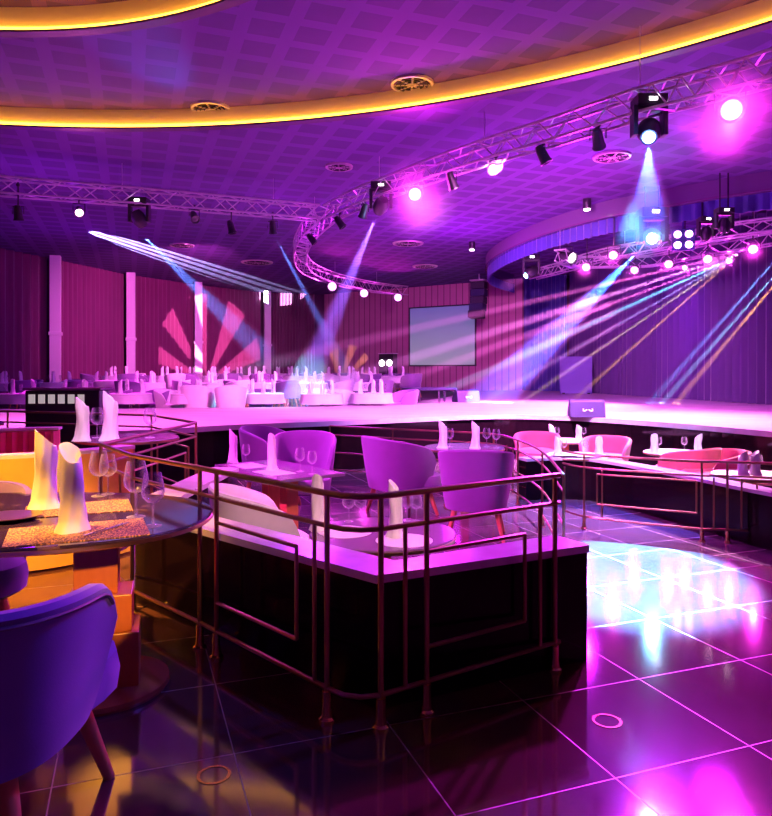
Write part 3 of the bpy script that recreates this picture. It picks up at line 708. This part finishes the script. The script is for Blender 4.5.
# ------------------------------------------------------------------ terrace seating beyond the stage
far_table = None; fc = make_chair('magenta lit tub chair at the terrace tables beyond the stage', 'velvet', 'terrace tub chairs', .82, .68)
fw = make_chair('pale tub chair at the terrace tables beyond the stage', 'whitefab', 'pale terrace tub chairs', .82, .68)
first = [True, True]
random.seed(11)
spots = []
for (y, us) in ((17.3, (20, 75, 130, 195, 262, 325, 375)), (21.3, (8, 55, 105, 150, 215, 268, 318, 362)), (25.2, (25, 70, 118, 165, 215, 258, 300, 345, 392)), (29.0, (95, 140, 185, 232, 285, 330, 372))):
    for u in us: spots.append((u + random.uniform(-4, 4), y + random.uniform(-.35, .35)))
gm = bm_(); lathe(gm, [(.001, 0), (.04, 0), (.006, .02), (.006, .09), (.036, .12), (.04, .16), (.03, .23), (.001, .10)], 10); fglass = obj('wine_glass', gm, 'glass')
tag(fglass, 'small wine glass on a white terrace table beyond the stage', 'glass', 'wine glasses on the terrace tables'); fg_used = False
def wall_x(y):
    for (xa, ya), (xb, yb) in zip(w2, w2[1:]):
        if ya <= y <= yb: return xa + (xb - xa) * (y - ya) / (yb - ya)
    return -14 if y < 20 else -3
w2 = [(-14.0, 19.5), (-12.15, 25.3), (-11.0, 29.5), (-8.95, 32.9), (-6.45, 36.4), (-3.7, 37.0)]
for (u, y) in spots:
    if (u - 386) / F * y < wall_x(y) + 1.35: continue
    x = (u - 386) / F * y; z = .10 if y < 19.5 else .30 if y < 23.5 else .48
    if far_table is None:
        t = thing('terrace_table', 'round table under a white cloth on the terrace beyond the stage', 'table', group='terrace tables beyond the stage')
        b = bm_(); lathe(b, [(.001, .745), (.50, .745), (.52, .735), (.52, .70)], 40); n_ = len(b.verts)
        lathe(b, [(.001, .74), (.515, .735), (.53, .60), (.55, .50)], 40)
        for v in b.verts:
            if v.co.z < .55: a = math.atan2(v.co.y, v.co.x); k = 1 + .05 * math.sin(9 * a); v.co.x *= k; v.co.y *= k
        obj('tablecloth', b, 'cloth', t)
        b = bm_(); tube(b, [(0, 0, .02), (0, 0, .70)], .04, 10); obj('pedestal', b, 'steel', t)
        b = bm_(); lathe(b, [(.001, 0), (.25, 0), (.25, .02), (.001, .03)], 24); obj('base', b, 'steel', t)
        far_table = t; t.location = (x, y, z)
    else: dup(far_table, (x, y, z), random.random())
    a0 = random.random() * 6
    for k in range(3):
        a = a0 + k * 2.09; proto = 1 if random.random() < .25 else 0
        px, py = x + .90 * math.cos(a), y + .90 * math.sin(a)
        if (y < 19.5 and not 16.2 < py < 19.1) or (19.5 < y < 23.5 and not 19.9 < py < 23.1) or (y > 23.5 and py < 23.9): continue
        if y < 19 and py < y - .2: continue
        if px < wall_x(py) + .75: continue
        rz = a + PI / 2; src = (fc, fw)[proto]
        if first[proto]: src.location = (px, py, z); src.rotation_euler = (0, 0, rz); first[proto] = False
        else: dup(src, (px, py, z), rz)
    for k in range(3):
        a = a0 + 1 + k * 2.09; nap((x + .30 * math.cos(a), y + .30 * math.sin(a), z + .746), a, 'white standing napkin on a terrace table beyond the stage', 'napkins on the terrace tables', 1.0)
        gx, gy = x + .34 * math.cos(a + .6), y + .34 * math.sin(a + .6)
        if not fg_used: fglass.location = (gx, gy, z + .746); fg_used = True
        else:
            g = fglass.copy(); C.objects.link(g); g.location = (gx, gy, z + .746)

# ------------------------------------------------------------------ columns, curtains, screen, speakers
cols = [(-11.75, 24.9), (-10.65, 29.2), (-8.65, 32.3), (-6.15, 36.0)]
for i, ((x, y), u) in enumerate(zip(cols, (55.5, 131, 198.5, 267.5))):
    x = (u - 386) / F * y
    t = thing('column', ('leftmost slim white column against the magenta drapes', 'second slim white column from the left against the drapes', 'third white column, crossed by the fan of light', 'rightmost white column of the drape wall')[i], 'column', (x, y, .48), .3, 'white columns between the drapes')
    b = bm_(); box(b, (0, 0, (ZC - .48) / 2), (.34, .34, ZC - .48)); obj('shaft', b, 'column', t, False)
    b = bm_(); box(b, (0, 0, 2.25), (.42, .42, .12)); obj('collar', b, 'column', t, False, .01)
def drape(path, z0, z1, amp, waves, m, label, name='curtain', group=None, cat='curtain', n=160):
    pts = [Vector((*p, 0)) for p in path]; L_ = [0]
    for a, b_ in zip(pts, pts[1:]): L_.append(L_[-1] + (b_ - a).length)
    def at(s):
        for i in range(len(pts) - 1):
            if s <= L_[i + 1] + 1e-6: f = (s - L_[i]) / (L_[i + 1] - L_[i]); return pts[i].lerp(pts[i + 1], f), (pts[i + 1] - pts[i]).normalized()
        return pts[-1], (pts[-1] - pts[-2]).normalized()
    b = bm_(); org = pts[0]; q = []
    for i in range(n + 1):
        p, d = at(L_[-1] * i / n); nn = Vector((-d.y, d.x, 0)); ph = i / n * waves * 2 * PI
        o1 = p + nn * amp * math.sin(ph) - org; o2 = p + nn * amp * 1.15 * math.sin(ph + .2) - org
        th = nn * .02
        q.append([b.verts.new((o1.x, o1.y, z1)), b.verts.new((o2.x, o2.y, z0)), b.verts.new((o2.x + th.x, o2.y + th.y, z0)), b.verts.new((o1.x + th.x, o1.y + th.y, z1))])
    for A, B in zip(q, q[1:]):
        for k in range(4): b.faces.new((A[k], A[(k + 1) % 4], B[(k + 1) % 4], B[k]))
    b.faces.new(q[0]); b.faces.new(q[-1][::-1])
    o = obj(name, b, m); o.location = org; return tag(o, label, cat, group)
w2 = [(-14.0, 19.5), (-12.15, 25.3), (-11.0, 29.5), (-8.95, 32.9), (-6.45, 36.4), (-3.7, 37.0)]
nm = ('dark magenta drape left of all the white columns', 'magenta drape between the first and second column', 'magenta drape between the second and third column', 'magenta drape lit by the left half of the light fan', 'magenta drape right of the last column, by the room corner')
for i in range(5):
    drape([seg(w2[i], w2[i + 1], .03), seg(w2[i], w2[i + 1], .97)], .50, ZC - .02, .07, 16, 'curtain', nm[i], group='drapes of the curved left wall')
# stage backdrop
drape([(6.0, 30.4), (7.6, 29.4)], ZS + .005, 5.45, .08, 10, 'valance', 'dark blue drape at the left end of the stage backdrop')
drape([(7.7, 29.3), (8.4, 24), (9.6, 18), (11.0, 13.5), (12, 9)], ZS + .005, 5.45, .10, 70, 'backdrop', 'dark violet pleated backdrop curtain behind the stage', n=500)
p, k = D(576, 374, 26.0), 26 / F
t = thing('stage_flat', 'plain pale violet upright panel standing at the back of the stage', 'panel', (p.x, 26.0, ZS), -.2)
b = bm_(); box(b, (0, 0, .70), (1.15, .06, 1.38)); obj('panel', b, 'flat', t, False)
b = bm_(); box(b, (-.45, .2, .02), (.1, .5, .04)); box(b, (.45, .2, .02), (.1, .5, .04)); obj('base', b, 'black', t, False)
# projection screen
pc, s_ = wall_pt(442.5, 336)
t = thing('projection_screen', 'large blue grey projection screen on the pink panelled wall', 'screen', (pc.x, pc.y, pc.z), wang)
W_, H_ = 66 * s_ / math.cos(wang) * 0.93, 58 * s_
b = bm_(); box(b, (0, 0, 0), (W_, .03, H_)); obj('screen_surface', b, 'screen', t, False)
b = bm_()
for (c, s) in (((0, 0, H_ / 2 + .03), (W_ + .12, .06, .06)), ((0, 0, -H_ / 2 - .03), (W_ + .12, .06, .06)), ((W_ / 2 + .03, 0, 0), (.06, .06, H_)), ((-W_ / 2 - .03, 0, 0), (.06, .06, H_))): box(b, c, s)
obj('frame', b, 'housing', t, False)
# doorway-like black cabinet with two lamps
pc, s_ = wall_pt(391.5, 371, .30)
t = thing('lamp_tower', 'tall black cabinet with two round white lamps against the back wall', 'cabinet', (pc.x, pc.y, .50), wang)
H_ = HC - (354 - HZ) * s_ - .50
b = bm_(); box(b, (0, 0, H_ / 2), (17 * s_, .4, H_)); obj('body', b, 'housing', t, False, .02)
for s in (-1, 1):
    b = bm_(); lathe(b, [(.001, 0), (.15, 0), (.15, .04), (.001, .05)], 24, mtx=Matrix.Translation((s * .22, -.21, H_ - .45)) @ Matrix.Rotation(PI / 2, 4, 'X')); obj('lamp', b, 'lensW', t)
b = bm_(); box(b, (0, 0, H_ + .02), (18.5 * s_, .44, .04)); obj('top_trim', b, 'column', t, False)
# line array speaker
q = D(479, 300, 29.5)
t = thing('line_array_speaker', 'black curved line array speaker hanging beside the screen', 'speaker', (q.x, q.y, q.z), -.5)
for k in range(5):
    b = bm_(); box(b, (0, -.02 * k * k * .6, .62 - .32 * k), (.62, .45, .29), mtx=Matrix.Rotation(-.03 * k, 4, 'X')); obj('cabinet', b, 'monitor' if k % 2 else 'rubber', t, False, .01)
b = bm_(); box(b, (0, 0, .82), (.66, .5, .05)); tube(b, [(0, 0, .82), (0, 0, ZC - q.z - .004)], .02, 6); obj('bracket', b, 'alu', t, False)
# stage wedges
def wedge(loc, rz, label, s=1):
    t = thing('stage_monitor', label, 'speaker', loc, rz); t.scale = (s, s, s)
    b = bm_(); prof = [(-.22, 0), (.22, 0), (.22, .10), (.02, .34), (-.14, .30)]
    lo = [b.verts.new((-.33, y, z)) for y, z in prof]; hi = [b.verts.new((.33, y, z)) for y, z in prof]
    b.faces.new(lo); b.faces.new(hi[::-1])
    for i in range(5): b.faces.new((lo[i], lo[(i + 1) % 5], hi[(i + 1) % 5], hi[i]))
    obj('cabinet', b, 'monitor', t, False, .01)
    b = bm_(); 
    mt = Matrix.Translation((0, -.19, .16)) @ Matrix.Rotation(math.radians(-14), 4, 'X')
    for k in (-1, 1): 
        box(b, (k * .05, 0, .0), (.07, .01, .016), mtx=mt @ Matrix.Rotation(k * .5, 4, 'Y')); box(b, (k * .085, 0, -.012), (.016, .01, .05), mtx=mt)
    obj('emblem', b, 'white', t, False)
    return t
p = P(591, 418, ZS); wedge((p.x, p.y + .3, ZS), -.12, 'violet stage monitor wedge on the stage edge right of centre', .95)
p = P(466, 402, ZS); wedge((p.x, p.y, ZS), .3, 'dark stage monitor wedge far back on the stage', 1.0)
p = P(432, 402, ZS)
t = thing('low_table', 'low dark round table on the stage beside the far monitor', 'table', (p.x - .1, p.y - .3, ZS))
b = bm_(); lathe(b, [(.001, .34), (.72, .34), (.75, .36), (.75, .40), (.001, .40)], 40); obj('tabletop', b, 'monitor', t)
for a in range(4):
    b = bm_(); x, y = .5 * math.cos(a * PI / 2 + .5), .5 * math.sin(a * PI / 2 + .5); tube(b, [(x, y, 0), (x, y, .34)], .03, 8); obj('leg', b, 'steel', t)

# ------------------------------------------------------------------ bulkhead and valance of the stage
bp = [(13, 10.4), (10.5, 12.2), (7.95, 14.3), (6.9, 15.2), (5.85, 16.3), (5.15, 17.2), (4.2, 19.5), (3.65, 22.4), (3.62, 25.0), (4.2, 27.5), (5.4, 29.8)]
bps = [(p.x, p.y) for p in spline([(x, y, 0) for x, y in bp], 6)]
b = bm_(); ribbon(b, bps, 5.12, ZC, .10); struct('trim_5', b, 'bulk', True)
b = bm_(); ribbon(b, [(x, y - .02) for x, y in bps], 5.09, 5.13, .16); struct('trim_6', b, 'ptop', True)
drape([(x + .08, y + .08) for x, y in bps], 4.74, 5.10, .04, 90, 'valance', 'blue pleated valance hanging from the curved bulkhead over the stage', 'valance', cat='valance', n=600)

# ------------------------------------------------------------------ trusses
def truss(pts, label, w_=.30, r=.022, step=.34):
    pts = [Vector(p) for p in pts]; org = pts[0].copy(); t = thing('lighting_truss', label, 'truss', org)
    res = [pts[0]]
    for a, b_ in zip(pts, pts[1:]):
        d = (b_ - a).length; n = max(1, round(d / step))
        for i in range(1, n + 1): res.append(a.lerp(b_, i / n))
    fr_ = []
    for i, p in enumerate(res):
        d = (res[min(i + 1, len(res) - 1)] - res[max(i - 1, 0)]).normalized(); s = Vector((d.y, -d.x, 0)).normalized()
        fr_.append([p - org + s * (w_ / 2) * sx + Vector((0, 0, (w_ / 2) * sz)) for sx, sz in ((-1, -1), (1, -1), (1, 1), (-1, 1))])
    for k in range(4):
        b = bm_(); tube(b, [f[k] for f in fr_], r, 6); obj('chord', b, 'alu', t)
    b = bm_()
    for i in range(len(fr_) - 1):
        for k in range(4):
            a, c = (k, (k + 1) % 4) if i % 2 else ((k + 1) % 4, k)
            tube(b, [fr_[i][a], fr_[i + 1][c]], r * .55, 4)
    obj('lacing', b, 'alu', t)
    for i in range(3, len(fr_), 9):
        if True:
            q_ = res[i].xy; zc_ = ZC if (q_ - C1).length > R1 else ZC + .36 if (q_ - C2).length > R2 else ZC + .74
            b = bm_(); c_ = (fr_[i][2] + fr_[i][3]) / 2; tube(b, [c_, Vector((c_.x, c_.y, zc_ - org.z))], .006, 6); tube(b, [fr_[i][2], fr_[i][3]], r * .8, 6); obj('hanger', b, 'alu', t)
    return t
ZT = 4.85
tp = [(900, 22), (772, 68), (700, 88), (640, 104), (560, 130), (500, 148), (440, 168), (400, 183), (360, 198), (330, 213)]
main = spline([P(u, v, ZT) for u, v in tp], 4)
truss(main, 'long lighting truss curving across the ceiling above the stage edge')
tp2 = [(326, 214), (308, 232), (300, 252), (308, 268), (335, 279), (372, 287), (405, 291)]
back = spline([P(u, v, ZT) for u, v in tp2], 4)
truss(back, 'far curved lighting truss looping round to the back wall', .36)
left = [P(318, 213, ZT), P(160, 199, ZT), P(0, 186, ZT), P(-80, 179, ZT)]
truss(left, 'straight lighting truss running out to the left')
# inner rig over the stage
ir = [P(u, v, 4.45) for u, v in ((790, 235), (735, 245), (690, 253), (650, 261), (610, 262), (575, 262), (560, 255))]
truss(spline(ir, 3), 'near inner truss of pink lamps under the stage bulkhead', .28)
ir = [P(u, v, 4.6) for u, v in ((800, 222), (740, 229), (690, 238), (650, 246), (600, 256), (560, 268), (533, 275))]
truss(spline(ir, 3), 'rear inner truss under the stage bulkhead', .28)
for i, path in enumerate((main, left, back)):                       # hanging rods of the trusses
    pass

# ------------------------------------------------------------------ lamps on the trusses
def beam(frm, to, color, power, ang, label, dens=None, r0=.03, hl=1.0):
    frm, to = Vector(frm), Vector(to); d = to - frm; L_ = d.length * hl; q = d.to_track_quat('-Z', 'Y')
    r1 = L_ * math.tan(math.radians(ang / 2)) * 1.05 + r0
    b = bm_(); lathe(b, [(r0, -.15), (r1, -L_)], 20); o = obj('light_beam', b, dens or 'haze')
    o.location = frm; o.rotation_mode = 'QUATERNION'; o.rotation_quaternion = q
    tag(o, label, 'light beam', 'beams of light in the stage haze', 'stuff')
    l = lamp('SPOT', frm + d.normalized() * .14, color, power, .015, to, ang, .3)
    return o
def par(loc, aim, lens, label, s=1.0, group=None, top=None, name='par_can', glow=0):
    loc = Vector(loc); t = thing(name, label, 'stage lamp', loc, 0, group); top = (top or ZT - .06) - loc.z + (.16 if 'frame edge' in label else 0)
    q = (Vector(aim) - loc).to_track_quat('-Z', 'Y').to_matrix().to_4x4()
    b = bm_(); lathe(b, [(.02, .20 * s), (.06 * s, .19 * s), (.085 * s, .10 * s), (.10 * s, -.10 * s), (.115 * s, -.12 * s), (.115 * s, -.15 * s), (.095 * s, -.15 * s), (.09 * s, -.11 * s), (.001, -.11 * s)], 20, mtx=q); obj('housing', b, 'housing', t)
    b = bm_(); lathe(b, [(.001, -.115 * s), (.088 * s, -.115 * s), (.085 * s, -.125 * s), (.001, -.135 * s)], 20, mtx=q); obj('lens', b, lens, t)
    b = bm_(); x = q @ Vector((1, 0, 0)); x.z = 0; x.normalize(); h = .17 * s; u_ = Vector((0, 0, h))
    tube(b, [x * .13 * s, x * .13 * s + u_, u_ - x * .13 * s, -x * .13 * s], .011, 6); tube(b, [u_, Vector((0, 0, max(top, h + .02)))], .014, 6)
    tube(b, [(0, -.02, max(top, h + .02) - .05), (0, .02, max(top, h + .02) - .05)], .035, 8); obj('yoke', b, 'housing', t)
    if lens in ('lensM', 'lensP'):
        f = q @ Vector((0, 0, -.22 * s)); 
        lamp('SPOT', loc + f, MAG if lens == 'lensM' else PNK, 420 if glow > .5 else 120, .05, loc + f * 5, 150, .6)
    if glow:
        b = bm_(); bmesh.ops.create_icosphere(b, subdivisions=3, radius=1); o = obj('haze_glow', b, 'haze3'); o.location = loc + f; o.scale = (glow,) * 3
        tag(o, 'glow of haze round the ' + label, 'haze', None, 'stuff')
    return t
def mover(loc, aim, lens, label, s=1.0, top=None):
    loc = Vector(loc); t = thing('moving_head_lamp', label, 'stage lamp', loc); top = (top or ZT - .06) - loc.z
    b = bm_(); box(b, (0, 0, .36 * s), (.38 * s, .30 * s, .14 * s)); 
    if top > .43 * s: tube(b, [(-.1 * s, 0, .42 * s), (-.1 * s, 0, top)], .018, 6); tube(b, [(.1 * s, 0, .42 * s), (.1 * s, 0, top)], .018, 6)
    obj('base', b, 'housing', t, False, .01)
    b = bm_(); box(b, (0, -.155 * s, .36 * s), (.10 * s, .01, .04 * s)); obj('display', b, 'lensW', t, False)
    b = bm_()
    for sx in (-1, 1): box(b, (sx * .19 * s, 0, .12 * s), (.06 * s, .16 * s, .38 * s))
    box(b, (0, 0, .28 * s), (.38 * s, .16 * s, .05 * s)); obj('yoke', b, 'housing', t, False, .01)
    q = (Vector(aim) - loc).to_track_quat('-Z', 'Y').to_matrix().to_4x4()
    b = bm_(); lathe(b, [(.001, .2 * s), (.09 * s, .18 * s), (.14 * s, .08 * s), (.145 * s, -.06 * s), (.11 * s, -.14 * s), (.105 * s, -.17 * s), (.001, -.15 * s)], 24, mtx=q); obj('head', b, 'housing', t)
    b = bm_(); lathe(b, [(.001, -.172 * s), (.075 * s, -.172 * s), (.07 * s, -.185 * s), (.001, -.195 * s)], 20, mtx=q); obj('lens', b, lens, t)
    return t
eye = Vector((0, 0, 1.4))
def on_truss(path, u, v):                # the spot under a truss that pixel column u crosses
    best = None
    for a, c in zip(path, path[1:]):
        ua, uc = 386 + F * a.x / a.y, 386 + F * c.x / c.y
        if abs(uc - ua) > 1e-6 and -1e-3 <= (u - ua) / (uc - ua) <= 1.001:
            best = a.lerp(c, (u - ua) / (uc - ua)); break
    return Vector((best.x, best.y, min(ZT - .30, HC - (v - HZ) * best.y / F)))
q = on_truss(main, 649, 131); mv1 = q.copy(); dir1 = (P(640, 575, 0) - q).normalized(); mover(q, q + dir1, 'lensB', 'large moving head lamp shining blue under the main truss', 1.0)
q = on_truss(main, 381, 203); mv2 = q.copy(); dir2 = (P(298, 400, ZS) - q).normalized(); mover(q, q + dir2, 'lensC', 'moving head lamp shining blue where the main truss bends', 1.0)
q = on_truss(left, 138, 219); mover(q, q + Vector((.45, .3, -1)), 'lensoff', 'dark moving head lamp under the left truss', .95)
q = on_truss(main, 730, 110); par(q, eye + Vector((1, 0, 0)), 'lensM', 'very bright magenta lamp at the upper right', 1.3, glow=.75)
q = on_truss(main, 415, 190); par(q, eye, 'lensM', 'bright magenta lamp right of the truss bend', 1.2, glow=.85)
for (tr_, u, v, l, ln, dx) in ((main, 598, 130, 'black lamp left of the large blue moving head', 'lensoff', (1, 2, -2)), (main, 543, 152, 'long black profile lamp pointing down right on the main truss', 'lensoff', (1.0, 0, -2)),
                      (main, 496, 153, 'black lamp with a red glow on the main truss', 'lensR', (-1, -1.5, -.6)), (main, 452, 170, 'small black lamp left of the red glowing one', 'lensoff', (.8, .6, -2)),
                      (main, 364, 204, 'small black lamp left of the blue moving head at the truss bend', 'lensoff', (-.6, 1, -2)), (main, 340, 223, 'black lamp hanging just right of the truss corner', 'lensoff', (1, 0, -1.4)),
                      (back, 312, 236, 'black lamp at the truss corner', 'lensoff', (1, 0, -1.2)), (left, 76, 211, 'lamp shining pink under the left truss', 'lensP', (.8, -1.5, -1)),
                      (left, 192, 216, 'small dark lamp tilted right under the left truss', 'lensoff', (.6, -1, -1)), (left, 228, 228, 'slim black lamp under the right end of the left truss', 'lensoff', (.5, 0, -2)),
                      (left, 270, 228, 'black lamp under the left truss next to the corner', 'lensoff', (0, .3, -1)), (left, 15, 214, 'grey lamp under the left truss at the frame edge', 'lensoff', (0, .4, -2))):
    q = on_truss(tr_, max(u, 17), v); par(q, q + Vector(dx), ln, l, .82)
for i, (u, v) in enumerate(((332, 283), (364, 290), (398, 294))):
    q = on_truss(back[len(back) // 2:], u, v); par(q, eye + Vector((0, 8, 0)), 'lensM', ('leftmost', 'middle', 'rightmost')[i] + ' of three small bright lamps on the far truss', 1.7, 'bright lamps on the far truss')
sl = [(587, 266, 'leftmost bright pink lamp over the stage'), (614, 254, 'pink lamp second from the left over the stage'), (635, 269, 'lowest pink lamp over the stage'), (669, 263, 'pink lamp just right of the cyan glare'),
      (685, 267, 'small pink lamp left of the beams'), (708, 258, 'pink lamp at the middle of the stage rig'), (729, 260, 'pink lamp where the beams begin'), (753, 248, 'bright pink lamp at the right of the stage rig')]
for u, v, l in sl:
    q = P(u, v, 4.2); par(q, q + Vector((-.8, -1.6, -.7)), 'lensM', l, 1.15 if u not in (685, 729) else .8, 'pink lamps over the stage', ZC, glow=.42)
q = P(652, 238, 4.35); mvC = q.copy(); dirC = (P(487, 402, ZS) - q).normalized(); mover(q, eye + Vector((0, 0, -1)), 'lensC', 'moving head lamp with cyan white glare over the stage', 1.5, ZC)
q = P(531, 272, 4.4); mover(q, q + Vector((-1, -.2, -.6)), 'lensC', 'small moving head lamp sending a cyan ray at the left end of the bulkhead', 1.2, ZC)
for (u, v, l) in ((706, 228, 'dark hanging lamp under the valance'), (724, 220, 'dark moving head lamp beside the hanging one')):
    q = P(u, v + 6, 4.4); mover(q, q + Vector((0, 0, -1)), 'lensoff', l, .85, ZC)
# four eyed blinder
q = P(683, 240, 4.5); t = thing('blinder_lamp', 'four eyed dark blinder lamp right of the cyan glare', 'stage lamp', q, -.3)
b = bm_(); box(b, (0, 0, 0), (.5, .14, .5)); tube(b, [(0, 0, .2), (0, 0, ZC - q.z)], .02, 6); obj('housing', b, 'valance', t, False, .02)
for i in range(4):
    b = bm_(); lathe(b, [(.001, 0), (.085, 0), (.08, .02), (.001, .03)], 16, mtx=Matrix.Translation(((i % 2 - .5) * .25, -.07, (i // 2 - .5) * .25)) @ Matrix.Rotation(PI / 2, 4, 'X')); obj('lens', b, 'lensP', t)
q = P(567, 256, 4.5); par(q, q + Vector((.6, -1, -.5)), 'lensW', 'pale lamp at the left bend of the inner truss', 1.5, None, ZC)

# ------------------------------------------------------------------ ceiling fittings
def vent(u, v, z, label, r=.34):
    q = P(u, v, z); t = thing('ceiling_vent', label, 'vent', (q.x, q.y, z - .002))
    b = bm_(); lathe(b, [(r * .86, 0), (r, 0), (r * .97, -.035), (r * .86, -.04), (r * .86, 0)], 40); obj('rim', b, 'vent', t)
    b = bm_(); 
    for k in range(3): rr = r * (.25 + .2 * k); lathe(b, [(rr, -.01), (rr + .05 * r, -.01), (rr + .10 * r, -.045), (rr + .06 * r, -.045), (rr, -.01)], 32)
    obj('louvre', b, 'housing', t)
    b = bm_()
    for k in range(4): box(b, (0, 0, -.03), (1.8 * r, .03, .02), k * PI / 4)
    obj('spokes', b, 'vent', t, False)
    return t
vent(412, 83, ZC + .36, 'round ceiling air diffuser right of centre above the long gold cove')
vent(211, 108, ZC + .36, 'round ceiling air diffuser left of centre above the long gold cove')
vent(339, 166, ZC, 'small round air diffuser above the truss corner', .28)
vent(612, 156, ZC, 'round air diffuser left of the large moving head', .36)
vent(408, 243, ZC, 'flat air diffuser on the ceiling above the screen, left one', .5); vent(425, 266, ZC, 'flat air diffuser on the ceiling above the screen, nearer the wall', .5)
vent(182, 245, ZC, 'dark air diffuser above the streak of light', .4); vent(257, 262, ZC, 'dark air diffuser right of the streak of light', .6)
for (u, v, l) in ((587, 199, 'small ceiling spotlight just before the bulkhead'), (472, 242, 'small ceiling spotlight left of the bulkhead')):
    q = P(u, v, ZC); t = thing('ceiling_spotlight', l, 'ceiling light', (q.x, q.y, ZC))
    b = bm_(); lathe(b, [(.001, 0), (.10, 0), (.10, -.22), (.09, -.24), (.001, -.24)], 20); obj('can', b, 'housing', t)
    b = bm_(); lathe(b, [(.001, -.235), (.075, -.235), (.07, -.27), (.001, -.28)], 16); obj('bulb', b, 'lensW', t)
for i, (u, v) in enumerate(((607, 721), (214, 775))):
    q = P(u, v, 0); b = bm_(); lathe(b, [(.048, 0), (.058, 0), (.058, .0015), (.048, .0015), (.048, 0)], 32); o = obj('floor_socket', b, 'foot'); o.location = (q.x, q.y, .0005)
    tag(o, ('round floor socket ring on the tiles in front of the parapet end', 'round floor socket ring on the tiles beside the near chair')[i], 'floor socket')

# ------------------------------------------------------------------ beams: haze lit by the lamps' own light
beam(mv1 + dir1 * .22, mv1 + dir1 * 6.4, (.04, .10, 1), 20000, 15, 'vertical blue beam under the large moving head', 'haze5', hl=.36)
beam(mv2 + dir2 * .22, P(298, 400, ZS), (.25, .10, 1), 30000, 7, 'pale blue beam falling left of the magenta lamp')
def down(a, b_, z=ZS, lim=400):          # carry the line of a ray on in the picture plane until it lands on level z
    k = (lim - a[1]) / (b_[1] - a[1]); return P(a[0] + (b_[0] - a[0]) * k, lim, z)
fan = [((525, 303), PNK, 1.6, 402), ((525, 322), (1, .25, 1), 2.0, 402), ((545, 345), (.12, .60, 1), 2.0, 402), ((560, 358), (.4, .35, 1), 1.2, 402), ((575, 366), (.9, .8, .3), .9, 402), ((612, 366), (1, .42, .08), 1.3, 400)]
for i, ((u, v), c, ang, lim) in enumerate(fan):
    a0 = (752 - i * 3, 250 + i * 1)
    beam(P(*a0, 4.1), down(a0, (u, v), ZS, lim), c, 150000, ang, ('topmost pink ray', 'second pink ray', 'cyan ray', 'violet ray', 'pale yellow ray', 'orange ray')[i] + ' of the fan over the stage', 'haze2')
beam(mvC + dirC * .35, P(487, 402, ZS), (.02, .10, 1), 130000, 13, 'broad blue beam from the cyan glare to the stage', 'haze4')
b = bm_(); bmesh.ops.create_icosphere(b, subdivisions=3, radius=1); o = obj('haze_glow', b, 'haze3'); o.location = mvC + Vector((0, -.35, 0)); o.scale = (.55,) * 3; tag(o, 'cyan glow of haze round the moving head over the stage', 'haze', None, 'stuff')
lamp('SPOT', mvC + (eye - mvC).normalized() * .36, (.15, .6, 1), 160, .04, eye, 120, .8)
for i, (a, e, c) in enumerate((((800, 232), (650, 403), (.1, .3, 1)), ((806, 240), (662, 403), (.2, .5, 1)), ((815, 236), (676, 403), (1, .38, .1)))):
    beam(P(a[0], a[1], 4.4), P(e[0], e[1], ZS), c, 130000, 1.8, ('left blue ray', 'pale blue ray', 'orange ray')[i] + ' slanting down at the right frame edge', 'haze2')
beam(P(729, 260, 4.1), down((729, 260), (540, 330), ZS, 402), PNK, 120000, 1.8, 'lower pink ray leaving the lamp left of the fan', 'haze2')
beam(P(531, 276, 4.3), D(505, 286, 17), CYA, 20000, 3, 'short cyan ray at the left end of the bulkhead', 'haze2')
q = on_truss(left, 138, 232); beam(q, q + Vector((2.0, 3.0, -2.4)), BLU, 16000, 9, 'blue beam under the left truss')
q = on_truss(left, 273, 238); beam(q, q + Vector((1.6, 6, -3.6)), BLU, 20000, 4, 'thin blue ray left of the far truss loop', 'haze2')
